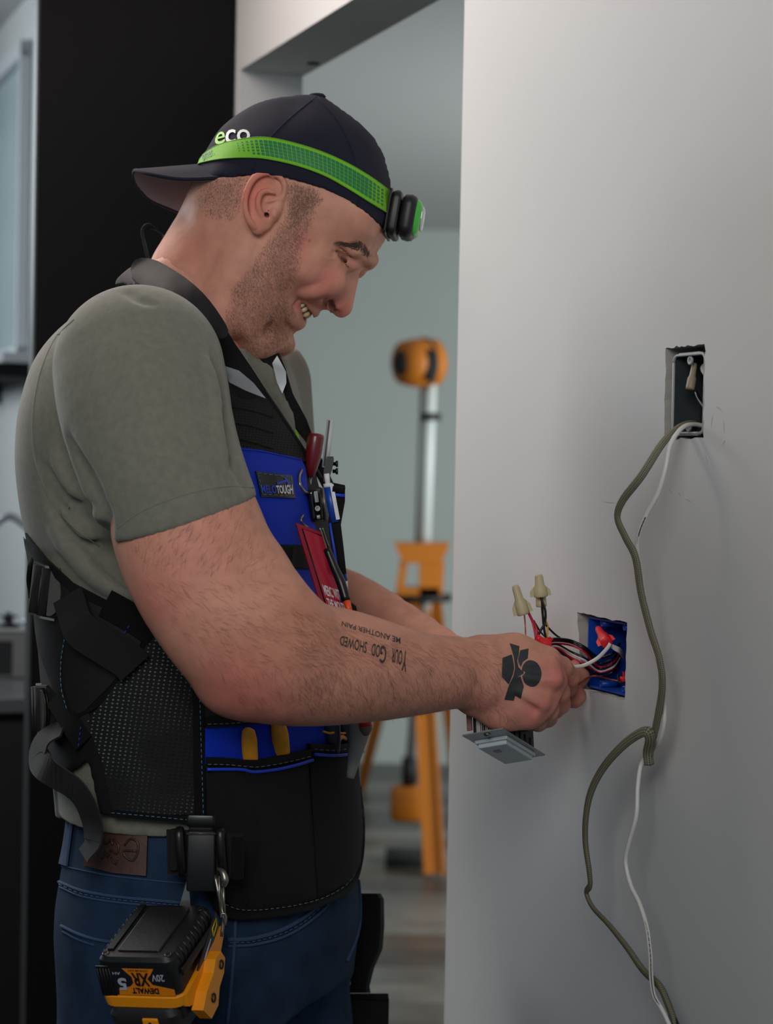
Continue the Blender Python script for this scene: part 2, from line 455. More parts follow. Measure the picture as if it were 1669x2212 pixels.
def text_on(bvh, body, quad, off=0.0006, bold=0.0, guess=1.7, space=1.0, shear=0.0):
    """text mapped into a pixel quad (bottom-left, bottom-right, top-right, top-left) laid on a surface"""
    V, F = text2d(body, bold, shear, space); q = [np.array(p, float) for p in quad]; out = []
    for u, v in V:
        p = (q[0] * (1 - u) + q[1] * u) * (1 - v) + (q[3] * (1 - u) + q[2] * u) * v
        l, n = cast(bvh, p[0], p[1], guess); out.append(l + n * off)
    return out, F
def text_plane(body, quad3, off, bold=0.0, space=1.0, shear=0.0):
    V, F = text2d(body, bold, shear, space); q = [np.array(p, float) for p in quad3]
    n = unit(np.cross(q[1] - q[0], q[3] - q[0]))
    return [((q[0] * (1 - u) + q[1] * u) * (1 - v) + (q[3] * (1 - u) + q[2] * u) * v) + n * off for u, v in V], F
# ================================================================== the room
m_wall = mat('wall_paint', (198, 200, 200), 0.6, bump=(420, 0.12, 0.0006), var=(3, 0.02), spec=0.3)
m_hall = mat('hall_paint', (190, 196, 192), 0.7, var=(2, 0.02), spec=0.3)
m_black = mat('black_laminate', (9, 9, 10), 0.6, spec=0.15)
m_core = mat('drywall_edge', (176, 172, 165), 0.9, bump=(900, 0.6, 0.001))
m_ceil = mat('ceiling_paint', (200, 200, 200), 0.8)
T1 = WT(WP(983, 1000)); T2 = WT(WP(518, 170)); HZ = float(WP(518, 152)[2])
def ragged(pts, n=14, amp=0.0008):
    out = []
    for i in range(len(pts)):
        a, b = np.array(pts[i]), np.array(pts[(i + 1) % len(pts)])
        for k in range(n): out.append(a + (b - a) * k / n + (rng.normal(0, amp, 2) if k else 0))
    return out
def tz(px, py): q = WP(px, py); return (WT(q), float(q[2]))
hole_a = ragged([tz(1437, 752), tz(1521, 743), tz(1519, 946), tz(1434, 949)])
hole_b = ragged([tz(1246, 1322), tz(1354, 1345), tz(1349, 1512), tz(1257, 1488)], amp=0.0006)
outer = [(-2.6, -0.0), (T1, 0), (T1, HZ), (T2, HZ), (T2, 0), (4.6, 0), (4.6, 2.6), (-2.6, 2.6)]
def wall_with_holes(outer, holes, th):
    V = []; E = []
    for lp in [outer] + holes:
        n0 = len(V); V += [tuple(p) for p in lp]; E += [(n0 + i, n0 + (i + 1) % len(lp)) for i in range(len(lp))]
    r = delaunay_2d_cdt([Vector(v) for v in V], E, [], 1, 1e-6)
    pv = [tuple(v) for v in r[0]]; F = []
    for f in r[2]:
        c = np.mean([pv[i] for i in f], 0)
        if all(polysdf(h, np.array([c[0]]), np.array([c[1]]))[0] > 0 for h in holes) and polysdf(outer, np.array([c[0]]), np.array([c[1]]))[0] < 0: F.append(tuple(f))
    n = len(pv); A = [WX(t, z, 0) for t, z in pv] + [WX(t, z, -th) for t, z in pv]; e = {}
    for f in F:
        for i in range(len(f)): e[(f[i], f[(i + 1) % len(f)])] = 1
    S = [(b, a, a + n, b + n) for a, b in e if (b, a) not in e]
    return A, F, [tuple(i + n for i in f[::-1]) for f in F], S
A, F1, F2, S = wall_with_holes(outer, [hole_a, hole_b], 0.103)
wall = struct('wall_right', A, F1 + F2 + S, [m_wall, m_core])
# the cut edges of the plasterboard are bare gypsum, the door reveal is painted
for i, f in enumerate(F1 + F2 + S):
    if i >= len(F1) + len(F2):
        z = np.mean([A[k][2] for k in f]); t = WT(np.mean([A[k] for k in f], 0))
        if 0.9 < z < 1.6 and t < T1 - 0.05 and t > -1: wall.data.polygons[i].material_index = 1
def wbox(name, t0, t1, z0, z1, o0, o1, m, parent=None, bev=0.0, **k):
    c = WX((t0 + t1) / 2, (z0 + z1) / 2, (o0 + o1) / 2)
    V, F = box(c, (WD, AX[2], WN), (abs(t1 - t0) / 2, abs(z1 - z0) / 2, abs(o1 - o0) / 2), bev)
    if parent is None and 'st' in k: k.pop('st'); return struct(name, V, F, m)
    k.pop('st', None); return obj(name, V, F, m, parent, smooth=False, **k)
# scuffs on the wall beside the upper opening (hair-thin pencil and dirt marks)
mb = MB()
for pts in ([(1545, 880), (1553, 882), (1562, 893)], [(1562, 905), (1564, 925), (1563, 938)], [(1540, 893), (1537, 912), (1536, 925)], [(1566, 950), (1560, 963)], [(1522, 980), (1526, 992), (1528, 1003)],
            [(1443, 1055), (1452, 1066)], [(1464, 1064), (1470, 1072)], [(1480, 1078), (1493, 1085)], [(1300, 1083), (1315, 1086), (1332, 1087)]):
    mb.add(*tube(spline([WP(x, y, 0.0) for x, y in pts], 4), [0.00005, 0.0002, 0.00018, 0.00005], 4))
m_scuff = mat('pencil_scuff', (105, 108, 110), 0.9)
obj('scuff_mark', mb.V, mb.F, m_scuff, wall, kind='stuff')
# notch in the header underside
one('screw_hole', lathe(WX(T2 - 0.1, HZ + 0.001, -0.085), AX[2], [(0.010, -0.002), (0.010, 0.003)], 12), mat('hole_black', (6, 6, 6), 0.9), wall)
def planebox(name, x0, x1, y0, y1, z0, z1, m, **k):
    V, F = box(((x0 + x1) / 2, (y0 + y1) / 2, (z0 + z1) / 2), AX, ((x1 - x0) / 2, (y1 - y0) / 2, (z1 - z0) / 2))
    return struct(name, V, F, m, **k)
planebox('wall_back', -4.5, 3.2, 8.8, 8.9, 0, 2.6, m_hall)
planebox('wall_left', -3.6, -3.5, -1.5, 8.8, 0, 2.6, m_wall)
planebox('ceiling', -4.5, 3.2, -1.5, 8.9, 2.54, 2.64, m_ceil)
fl = planebox('floor', -4.5, 3.2, -1.5, 8.9, -0.05, -0.006, mat('subfloor', (50, 48, 46), 0.8))
m_pl = [mat('plank_%s' % n, c, 0.35, var=(6, 0.25), bump=(60, 0.15, 0.001)) for n, c in (('grey', (104, 103, 100)), ('brown', (92, 82, 74)), ('pale', (122, 119, 114)), ('dark', (74, 72, 70)))]
y = 2.0; k = 0; mesh_by = {}
while y < 8.75:
    w = 0.18; x = -1.3 - (k * 0.47) % 0.9
    while x < 1.6:
        key = rng.integers(0, 4)
        V, F = box((x + 0.60, y + w / 2, -0.003), AX, (0.598, w / 2 - 0.0012, 0.003 + 0.0003 * (key % 2)))
        obj('plank', V, F, m_pl[int(key)], fl, smooth=False); x += 1.2
    y += w; k += 1
# ------------------------------------------------------------------ beyond the man on the left: tall cabinet, window, counter
tc_ = thing('partition_panel', 'tall matt black partition panel standing beside the door opening, behind the cap', 'panel', WX(T2 + .04, 0, .18))
wbox('panel', T2 + 0.022, T2 + 0.050, 0.0, 2.535, 0.002, 0.308, m_black, tc_)
wbox('highlight_strip', T2 + 0.022, T2 + 0.050, 0.0, 2.535, 0.3085, 0.312, mat('highlight_grey', (60, 62, 64), 0.4), tc_)  # edge highlight of the panel put into a paler strip
# window in the far part of the same wall, with its sill and a dark shelf below
m_frame = mat('window_white', (196, 200, 204), 0.4); m_glass = mat('window_glass', (176, 194, 196), 0.15, spec=0.6, var=(1.2, 0.15))
ta_ = WT(WP(66, 500)); te_ = 4.3; zb = float(WP(64, 766)[2]); zt = 2.42
win = wbox('window_1', ta_, te_, zb, zt, .002, .006, m_glass); win['kind'] = 'structure'
for n_, a_, b_, c_, d_ in (('window_frame', ta_, ta_ + .02, zb, zt), ('window_frame', te_ - .04, te_, zb, zt), ('window_frame', ta_, te_, zt - .04, zt), ('window_frame', ta_, te_, zb, zb + .02), ('glazing_bar', 3.6, 3.63, zb, zt)): wbox(n_, a_, b_, c_, d_, .0065, .030, m_frame, win)
zs = float(WP(62, 790)[2]); zc_ = float(WP(60, 820)[2])
wbox('window_sill', ta_ - .12, te_, zs, zb - .001, .002, .085, mat('sill_grey', (176, 176, 180), 0.4), win, bev=.003)
hs_ = tag(wbox('wall_shelf', ta_ - .12, te_, zc_, zs - .004, .004, .10, m_black, None, bev=.004), 'black wall shelf running under the window sill at far left', 'shelf')
wbox('shelf_bracket', 3.2, 3.215, zc_ - .05, zc_ - .001, .003, .05, m_black, hs_)
isl = thing('kitchen_island', 'black kitchen island with grey worktop behind the man at left', 'kitchen island', WX(2.3, 0, .7))
wbox('carcass', 1.86, 2.6, 0.0, 0.955, 0.03, 1.35, m_black, isl)
wbox('worktop', 1.83, 2.63, 0.957, 0.985, 0.02, 1.38, mat('worktop_grey', (92, 93, 96), 0.3, var=(8, 0.1)), isl, bev=0.004)
for i in range(3): wbox('door', 1.855, 1.84, 0.1, 0.94, 0.05 + i * .43, 0.46 + i * .43, mat('black_door', (18, 18, 19), 0.5), isl, bev=0.002)
CT = 0.986
def on_counter(px, Y): q = P(px, 1480, Y); return np.array([q[0], q[1], CT])
q = on_counter(22, 3.75)
bx = thing('cardboard_box', 'pale grey box with a black label on the worktop at far left', 'box', q)
one('carton', box(q + [0, 0, .046], AX, (0.042, 0.05, 0.046), 0.003), mat('carton_grey', (132, 132, 130), 0.7), bx, smooth=False)
one('label_print', box(q + [-0.008, -0.0508, .040], AX, (0.022, 0.0006, 0.034)), mat('label_black', (22, 22, 24), 0.5), bx, smooth=False)
one('lid_flap', box(q + [0, 0, .0945], AX, (0.044, 0.052, 0.002)), mat('carton_lid', (160, 160, 158), 0.7), bx, smooth=False)
q = on_counter(62, 3.9)
jr = thing('glass_jar', 'small clear glass jar beside the grey box on the worktop', 'jar', q)
one('jar_body', lathe(q, AX[2], [(0.016, 0.0), (0.022, 0.004), (0.023, 0.06), (0.017, 0.075), (0.017, 0.085)], 18), mat('jar_glass', (178, 198, 206), 0.1, trans=0.6), jr)
one('lid', lathe(q, AX[2], [(0.018, 0.0855), (0.019, 0.087), (0.019, 0.099), (0.017, 0.101)], 18), mat('lid_steel', (170, 175, 180), 0.3, metal=0.8), jr)
q = on_counter(16, 3.75) + [0, 0, .0975]
cm = thing('cable_reel', 'small black reel sitting on top of the grey box', 'reel', q)
one('flange', lathe(q + [0, 0, 0.001], AX[2], [(0.022, 0), (0.024, 0.003), (0.022, 0.006), (0.010, 0.007), (0.010, 0.018), (0.019, 0.019), (0.019, 0.023)], 18), mat('reel_black', (25, 26, 30), 0.4), cm)
one('hub', lathe(q + [0, 0, 0.024], AX[2], [(0.006, 0), (0.007, .004), (0.004, .008)], 12), mat('reel_hub', (90, 96, 105), 0.4), cm)
# kitchen tap standing behind the box
q = on_counter(-40, 3.95)
fa = thing('kitchen_tap', 'curved grey kitchen tap with long spout at far left edge', 'tap', q)
sp = spline([q + [0, 0, .01], q + [0, 0, .16], q + [.01, 0, .27], q + [.05, 0, .315], q + [.085, 0, .30], q + [.10, 0, .285]], 6)
one('spout', tube(sp, 0.008, 10), mat('tap_steel', (150, 150, 156), 0.35, metal=0.6), fa)
one('base', lathe(q, AX[2], [(0.024, 0.0), (0.024, 0.01), (0.012, 0.018)], 18), MATS['tap_steel'], fa)
# ------------------------------------------------------------------ tripod work light in the hall
YT = 6.6; u = PM(YT)
m_yel = mat('tool_yellow', (196, 112, 20), 0.5); m_rub = mat('rubber_black', (20, 20, 21), 0.6); m_alu = mat('pole_aluminium', (226, 230, 230), 0.4)
tb = P(890, 1800, YT); tb[2] = 0.0
tr = thing('tripod_work_light', 'yellow tripod work light with round head on a pale pole', 'work light', tb)
def pt(px, py, dy=0.0): return P(px, py, YT + dy)
one('upper_pole', tube([pt(932, 790), pt(918, 1180)], 0.0195, 16), m_alu, tr)
one('inner_pole', tube([pt(912, 830, .05), pt(900, 1175, .05)], 0.008, 12), mat('pole_grey', (120, 122, 120), 0.5), tr)
one('clamp_collar', tube([pt(930, 893), pt(930, 908)], 0.036, 16), m_rub, tr)
hc = pt(912, 784, 0.0); ha = unit(pt(960, 784, 0.05) - hc)
hd = one('lamp_head', lathe(hc, ha, [(0.03, -0.095), (0.075, -0.085), (0.085, -0.04), (0.088, 0.0), (0.085, 0.05), (0.05, 0.075)], 28), m_yel, tr)
one('lens', lathe(hc - ha * 0.096, ha, [(0.025, -0.012), (0.045, 0.0), (0.03, 0.008)], 24), m_rub, hd)
one('cooling_fin', lathe(hc + ha * 0.005, ha, [(0.0895, -0.006), (0.092, 0.0), (0.0895, 0.006)], 28), m_rub, hd)
one('swivel_bracket', box(pt(930, 790, -0.06), AX, (0.016, 0.03, 0.055), 0.005), m_rub, tr)
hub = MB()
hub.add(*rings([[pt(*c) + np.array([0, s, 0]) for c, s in (((x0, y), -.06), ((x1, y), -.06), ((x1, y), .06), ((x0, y), .06))] for y, x0, x1 in ((1172, 852, 970), (1195, 860, 962), (1215, 872, 950))]))
for (a, b) in (((872, 1213), (862, 1285)), ((950, 1213), (946, 1285)), ((915, 1213), (915, 1285))):
    hub.add(*rings([[pt(*p) + np.array([sx * .014, sy * .05, 0]) for sx, sy in ((-1, -1), (1, -1), (1, 1), (-1, 1))] for p in (a, b)]))
hub.add(*rings([[pt(x, y) + np.array([0, s, 0]) for x, s in ((905, -.055), (948, -.055), (948, .055), (905, .055))] for y in (1213, 1285)]))
hub.add(*rings([[pt(x, y) + np.array([0, s, 0]) for x, s in ((858, -.055), (950, -.055), (950, .055), (858, .055))] for y in (1268, 1284)]))
obj('leg_hub', hub.V, hub.F, m_yel, tr, smooth=False)
one('stop_plate', tube([pt(914, 1284), pt(914, 1298)], 0.102, 28), m_rub, tr)
one('centre_pole', tube([pt(914, 1298), pt(886, 1640)], 0.017, 14), mat('pole_grey', (120, 122, 120), 0.5), tr)
one('pole_sleeve', tube([pt(922, 1298, -.02), pt(914, 1420, -.02)], 0.015, 14), m_alu, tr)
one('foot_clamp', tube([pt(884, 1636), pt(883, 1695)], 0.026, 14), m_rub, tr)
for nm, a, b, w in (('leg', (905, 1300, 0), (938, 1893, -0.22), 0.036), ('leg', (880, 1300, .03), (778, 1700, 0.25), 0.022), ('leg', (940, 1300, .03), (992, 1730, 0.2), 0.022)):
    A_ = pt(*a); B_ = P(b[0], b[1], YT + b[2])
    if b[2] > 0: 
        d_ = ray(b[0], b[1]); B_ = CAM + d_ * (-(CAM[2] - 0.012) / d_[2]); 
    else: B_[2] = 0.012
    lg = one(nm, ribbon([A_, (A_ + B_) / 2, B_], np.array([1., 0, 0]), w * 2, 0.03), m_yel, tr, smooth=False)
    if b[2] < 0: one('leg_rib', ribbon([A_ + [.03, -.02, 0], (A_ + B_) / 2 + [.03, -.02, 0], B_ + [.03, -.02, 0.0]], np.array([1., 0, 0]), 0.012, 0.02), m_yel, lg, smooth=False)
one('ballast_block', box(pt(880, 1735), AX, (0.062, 0.06, 0.062), 0.02), m_yel, tr)
c_ = pt(878, 1790); c_[2] = 0.02
one('base_plate', box(c_ , AX, (0.075, 0.09, 0.018), 0.006), m_rub, tr)
# ================================================================== the man: head
AL = math.radians(4)
HF = np.array([math.cos(AL), -math.sin(AL), 0]); HU = np.array([0, 0, 1.0]); HR = np.array([-math.sin(AL), -math.cos(AL), 0])  # forward, up, towards camera
HO = P(620, 520, 1.85); HB = np.stack([HF, HU, HR])
def huv(px, py, w=0.0):
    q = plane_hit(px, py, HO + HR * w, HR) - HO; return float(q @ HF), float(q @ HU)
face = [(836, 478), (838, 492), (835, 503), (829, 512), (821.5, 521), (817, 531), (814.7, 541), (809, 549), (803, 555), (798, 562), (791, 572), (781, 580), (775, 586), (771, 595), (769, 608), (767, 620), (763.5, 632), (760, 646), (758, 658), (755, 668), (750, 676), (744, 681), (737, 682.5), (730, 680),
        (724, 677), (717, 674), (711, 671), (705, 667), (699, 666), (693, 669), (687, 673), (682, 676), (676, 677), (670, 676), (664, 678), (659, 683), (655, 688), (655, 695), (653, 702), (648, 708), (641, 713), (635, 717), (631, 722), (629, 730), (628, 739), (624, 747), (617, 753.5), (609, 758), (600, 760), (590, 760), (582, 760),
        (577, 763), (569, 768), (555, 770), (537, 767), (521, 759), (505, 752), (492, 752), (485, 790), (470, 850)]
back = [(350, 760), (325, 680), (318, 620), (322, 580), (336, 545), (349, 524), (362, 502), (375, 480), (388, 458), (399, 436), (410, 412), (416, 392), (422, 370), (432, 340), (452, 305), (482, 272), (520, 246), (565, 228), (615, 219), (665, 216), (712, 226), (755, 248), (792, 290), (818, 335), (832, 390), (836, 440)]
outl = [huv(*p) for p in face + back]
ctrl = [(828, 505, 20), (820, 508, 36), (806, 512, 50), (785, 512, 59), (750, 505, 67), (700, 490, 72), (650, 450, 75), (830, 470, 36), (815, 440, 58), (790, 420, 66), (750, 400, 72), (700, 380, 76),
        (804, 558, 17), (796, 555, 30), (785, 548, 42), (770, 540, 51), (750, 533, 57), (728, 525, 62), (700, 530, 66),
        (780, 583, 6), (774, 583, 11), (768, 580, 20), (760, 574, 30), (750, 566, 38), (738, 558, 46), (726, 556, 53), (776, 570, 20), (770, 560, 36),
        (766, 605, 7), (761, 604, 12), (752, 600, 20), (743, 598, 29), (735, 598, 37), (760, 628, 8), (753, 628, 13), (745, 630, 17), (736, 630, 24), (752, 655, 9), (744, 655, 13), (733, 655, 17), (722, 655, 18.5), (713, 655, 19), (745, 674, 7.5), (737, 675, 9), (728, 672, 12), (717, 667, 14),
        (726, 620, 36), (715, 615, 43), (700, 610, 52), (708, 640, 31), (697, 652, 27), (690, 640, 40), (675, 635, 46), (680, 610, 59), (655, 600, 67), (625, 570, 72), (600, 540, 74), (680, 570, 67), (705, 560, 63), (660, 540, 71),
        (700, 664, 12), (692, 662, 19), (684, 668, 15), (676, 668, 18), (668, 662, 24), (660, 652, 28), (672, 650, 31), (650, 640, 37), (640, 652, 34), (650, 668, 24), (656, 680, 12), (648, 690, 19), (640, 680, 29), (630, 665, 38), (646, 702, 13),
        (636, 708, 20), (625, 700, 32), (620, 722, 22), (620, 740, 17), (610, 735, 27), (605, 750, 20), (595, 735, 34), (590, 752, 24), (600, 700, 46), (585, 755, 23), (576, 745, 34), (568, 758, 30), (555, 755, 40), (540, 750, 48), (575, 715, 50), (555, 715, 58), (530, 730, 60), (560, 680, 64), (600, 660, 57), (530, 680, 67), (570, 620, 70), (530, 620, 70), (505, 700, 66),
        (500, 650, 66), (490, 600, 66), (520, 560, 70), (480, 540, 67), (450, 580, 62), (420, 560, 58), (440, 500, 64), (400, 520, 50), (380, 560, 52), (410, 640, 60), (470, 660, 64), (370, 620, 52), (420, 720, 62), (470, 720, 62), (420, 460, 52), (405, 470, 38), (480, 450, 71), (440, 420, 60), (520, 450, 75), (580, 440, 76), (600, 500, 74),
        (520, 380, 76), (470, 370, 68), (440, 380, 52), (600, 350, 77), (700, 320, 70), (600, 280, 66), (530, 300, 66), (670, 260, 52), (480, 320, 55), (760, 330, 58), (800, 380, 52), (600, 240, 38), (700, 240, 32)]
cp = [huv(x, y, w / 1000) for x, y, w in ctrl]
XY = np.array(outl + cp); qv = np.array([0.0] * len(outl) + [(w / 1000) ** 2 for _, _, w in ctrl])
def tps_fit(X, v, lam):
    n = len(X); r = np.linalg.norm(X[:, None] - X[None], axis=2) * 10; K = r * r * np.log(r + 1e-9)
    A = np.zeros((n + 3, n + 3)); A[:n, :n] = K + lam * np.eye(n); A[:n, n] = 1; A[:n, n + 1:] = X; A[n, :n] = 1; A[n + 1:, :n] = X.T
    return np.linalg.solve(A, np.append(v, [0, 0, 0]))
TC = tps_fit(XY, qv * 1000, 3e-3)
def tps(U, V_):
    out = TC[-3] + TC[-2] * U + TC[-1] * V_
    for (x, y), c in zip(XY, TC[:-3]):
        r2 = ((U - x) ** 2 + (V_ - y) ** 2) * 100; out = out + c * 0.5 * r2 * np.log(r2 + 1e-12)
    return out / 1000
GH = Grid((-0.155, -0.155, -0.1), (0.115, 0.150, 0.1), 0.00155, HO, HB)
UU, VV = np.meshgrid(GH.ax[0].astype(float), GH.ax[1].astype(float), indexing='ij')
qmap = tps(UU, VV); psd = polysdf(outl, UU, VV)
qmap = np.where(psd < 0, np.maximum(qmap, 0.0000 + 0.0022 * np.minimum(-psd, 0.03)), np.minimum(-0.004 * psd, 0))
gu, gv = np.gradient(qmap, GH.h)
ww = GH.ax[2][None, None, :]
GH.f = ((ww ** 2 - qmap[:, :, None]) / np.sqrt(4 * ww ** 2 + (gu ** 2 + gv ** 2)[:, :, None] + 4e-4 * 4)).astype(np.float32)
def wmap(u, v):
    i = np.clip((u - GH.lo[0]) / GH.h, 0, GH.n[0] - 1.01); j = np.clip((v - GH.lo[1]) / GH.h, 0, GH.n[1] - 1.01); a, b = int(i), int(j); x, y = i - a, j - b
    q = qmap[a, b] * (1 - x) * (1 - y) + qmap[a + 1, b] * x * (1 - y) + qmap[a, b + 1] * (1 - x) * y + qmap[a + 1, b + 1] * x * y
    return math.sqrt(max(q, 0))
def hs(px, py, dw=0.0, w=None):
    """local head coordinates of the near skin under a pixel (dw lifts it)"""
    ww_ = 0.05
    if w is None:
        for _ in range(12): ww_ = 0.5 * ww_ + 0.5 * wmap(*huv(px, py, ww_))
    else: ww_ = w
    u, v = huv(px, py, ww_); return np.array([u, v, ww_ + dw])
def both(fn):
    for s in (1, -1): fn(np.array([1, 1, s]))
def hc_(pts, rad, k, op, sp=0, skip=None):
    pts = [hs(*p) for p in pts]
    both(lambda s: GH.chain([p * s for p in pts], rad, k, op, local=True, sp=sp))
def he_(c, r, k, op='+', ax=None):
    both(lambda s: GH.ell(c * s, r, k, op, ax=None if ax is None else [a * s for a in ax], local=True))
# brow ridge and eyelids
hc_([(800, 562, -.001), (785, 552, -.001), (765, 540, -.001), (742, 531, -.002)], [.0045, .0055, .005, .003], .006, '+')
he_(hs(752, 561, -.0085), (.0125, .0115, .0115), .004)
hc_([(732, 535, .0), (745, 539, .0), (755, 548, 0), (760, 560, .0)], [.0006, .001, .0012, .0006], .0015, '-', 3)
hc_([(726, 541, .0003), (733, 548, .0004), (742, 560, .0006), (752, 575, .0008)], [.0008, .0019, .0021, .0012], .0014, '-', 4)
hc_([(716, 540, .0), (724, 552, 0), (729, 567, 0), (735, 580, 0)], [.0004, .001, .0012, .0006], .002, '-', 3)
hc_([(736, 577, -.001), (728, 566, -.001), (722, 556, -.001)], [.003, .0028, .002], .003, '+')
for a, b in (((700, 552), (722, 556)), ((698, 565), (724, 563)), ((702, 577), (726, 571)), ((706, 590), (727, 582))): hc_([(*a, .0003), ((a[0] + b[0]) / 2, (a[1] + b[1]) / 2 + 1.5, .0001), (*b, .0003)], [.0003, .0007, .0004], .0012, '-')
# cheek pad, its edge against the nose, smile fold
he_(hs(704, 604, -.011), (.018, .016, .013), .009)
hc_([(731, 580, .0005), (730, 594, .0005), (727, 608, .0005), (722, 620, .0008), (712, 627, .0008)], [.0005, .0012, .0015, .0016, .001], .004, '-', 3)
hc_([(712, 628, .0), (700, 632, -.0002), (684, 634, -.0002), (668, 638, 0), (655, 643, .0), (643, 651, .0), (634, 664, .0005)], [.0008, .0016, .002, .0018, .0016, .0012, .0006], .0035, '-', 3)
hc_([(707, 616, -.001), (690, 622, -.002), (672, 628, -.002), (655, 634, -.002)], [.004, .005, .005, .004], .006, '+', 3)
# nose wing, nostril
he_(hs(718, 654, -.005), (.0095, .0085, .0065), .004)
hc_([(708, 634, 0), (702, 641, 0), (700, 650, 0), (702, 660, .0), (707, 667, .0)], [.0008, .0016, .0018, .0016, .0006], .002, '-', 3)
hc_([(711, 649, .001), (716, 658, .0008), (722, 667, .0006), (726, 674, .001)], [.0014, .0034, .0036, .0018], .0014, '-', 3)
hc_([(716, 660, -.002), (720, 667, -.003)], [.0025, .0025], .001, '-')
GH.cap(hs(742, 664, 0, 0), hs(737, 667, 0, 0), .0058, .0058, .005, '+', local=True)
GH.cap(hs(757, 598, 0, 0), hs(744, 652, 0, 0), .0042, .0052, .006, '+', local=True)
both(lambda s: GH.chain([q * s for q in (hs(754, 598, 0, .006), hs(741, 648, 0, .008))], [.0045, .005], .006, '+', local=True))
# lips and mouth
MC = [(648, 646, 0, .0285), (653, 655, 0, .0235), (659, 666, 0, .017), (663, 675, 0, .009), (664, 680, 0, .0)]
hc_([(650, 642, 0, .0285), (660, 650, 0, .0245), (668, 661, 0, .018), (674, 669, 0, .011), (677, 673, 0, .003), (677, 673.5, 0, 0)], [.0018, .0032, .004, .0042, .004, .004], .0025, '+', 3)
hc_([(639, 657, 0, .029), (638, 670, 0, .025), (639, 683, 0, .018), (641, 694, 0, .010), (641, 697, 0, .0)], [.002, .0042, .0055, .0058, .0058], .003, '+', 3)
hc_(MC, [.0016, .0036, .0050, .0054, .0054], .0008, '-', 3)
hc_([(645, 651, -.002, .026), (650, 663, -.002, .020), (654, 675, -.0, .010), (654, 682, 0, .0)], [.0024, .0042, .0048, .0048], .0008, '-', 3)
# chin and jaw folds
hc_([(586, 700, .0005), (580, 715, .0003), (577, 735, 0), (577, 750, 0), (578, 762, 0)], [.0010, .0026, .0040, .0046, .003], .006, '-', 3)
he_(hs(598, 737, -.013), (.012, .011, .012), .006)
hc_([(634, 716, 0), (628, 712, 0), (620, 704, .0), (612, 692, .0)], [.001, .0015, .0015, .0008], .004, '-')
he_(hs(548, 745, -.018), (.020, .014, .018), .01)
# neck muscle from behind the ear to the collar bone
hc_([(530, 530, -.012), (500, 590, -.010), (478, 650, -.0095), (470, 710, -.0095)], [.010, .011, .011, .011], .016, '+', 2)
# ears
EW = 0.076
def ep(px, py, w): u, v = huv(px, py, w); return np.array([u, v, w])
def ear(s):
    nrm = unit(np.array([.42, 0.05, .9]))
    e1 = unit(np.array([.9, 0, -.42])); e2 = unit(np.cross(nrm, e1))
    GH.ell(ep(567, 420, EW + .006) * s, (.0165, .0245, .0036), .002, '+', ax=[e1 * s, e2 * s, nrm * s], local=True)
    GH.ell(ep(556, 470, EW + .0065) * s, (.0105, .0165, .0042), .003, '+', ax=[e1 * s, e2 * s, nrm * s], local=True)
    GH.chain([p * s for p in (ep(612, 425, EW + .002), ep(615, 402, EW + .003), ep(606, 384, EW + .005), ep(590, 374, EW + .008), ep(568, 374, EW + .012), ep(548, 386, EW + .016), ep(536, 406, EW + .019), ep(529, 430, EW + .021), ep(530, 455, EW + .020), ep(537, 475, EW + .017), ep(547, 489, EW + .012))], [.0018, .0024, .0028, .003, .003, .003, .0029, .0028, .0027, .003, .0035], .0012, '+', local=True, sp=3)
    GH.ell(ep(556, 488, EW + .007) * s, (.0068, .0075, .0048), .003, '+', ax=[e1 * s, e2 * s, nrm * s], local=True)
    GH.chain([p * s for p in (ep(606, 430, EW + .001), ep(598, 450, EW + .001), ep(590, 466, EW + .002), ep(575, 485, EW + .001), ep(560, 500, EW - .001))], [.0032, .0038, .004, .004, .004], .005, '+', local=True)
    # inner hollows
    GH.chain([p * s for p in (ep(604, 398, EW + .0085), ep(592, 387, EW + .013), ep(572, 387, EW + .0165), ep(554, 399, EW + .0205), ep(545, 420, EW + .0225), ep(543, 442, EW + .022), ep(548, 458, EW + .019))], [.0022, .0022, .0021, .0019, .0017, .0016, .001], .0012, '-', local=True, sp=3)
    GH.ell(ep(576, 441, EW + .0155) * s, (.0088, .0098, .0088), .002, '-', ax=[e1 * s, e2 * s, nrm * s], local=True)
    GH.ell(ep(592, 408, EW + .013) * s, (.0062, .0062, .0048), .0025, '-', ax=[e1 * s, e2 * s, nrm * s], local=True)
    GH.chain([p * s for p in (ep(600, 428, EW + .0045), ep(588, 433, EW + .007), ep(576, 436, EW + .008))], [.0017, .0016, .0010], .0015, '+', local=True)
    GH.chain([p * s for p in (ep(594, 418, EW + .0085), ep(576, 412, EW + .0115), ep(562, 420, EW + .0135), ep(557, 438, EW + .014), ep(561, 458, EW + .0115), ep(568, 472, EW + .008))], [.0014, .0022, .0024, .0023, .0022, .0024], .0018, '+', local=True, sp=3)
    GH.chain([p * s for p in (ep(574, 468, EW + .006), ep(580, 458, EW + .001), ep(587, 446, EW - .008))], [.0028, .0036, .003], .0015, '-', local=True)
    GH.ell(ep(592, 460, EW + .0065) * s, (.0034, .0052, .0034), .002, '+', local=True)
    GH.ell(ep(572, 476, EW + .0065) * s, (.0038, .003, .003), .002, '+', local=True)
for s in (1, -1): ear(np.array([1, 1, s]))
crown = [(838, 503), (846, 470), (846, 425), (838, 375), (826, 332), (803, 293), (765, 258), (722, 227), (702, 213), (683, 207), (650, 206), (600, 213), (550, 228), (505, 256), (475, 283), (457, 310), (443, 335), (431, 360), (423, 392)]
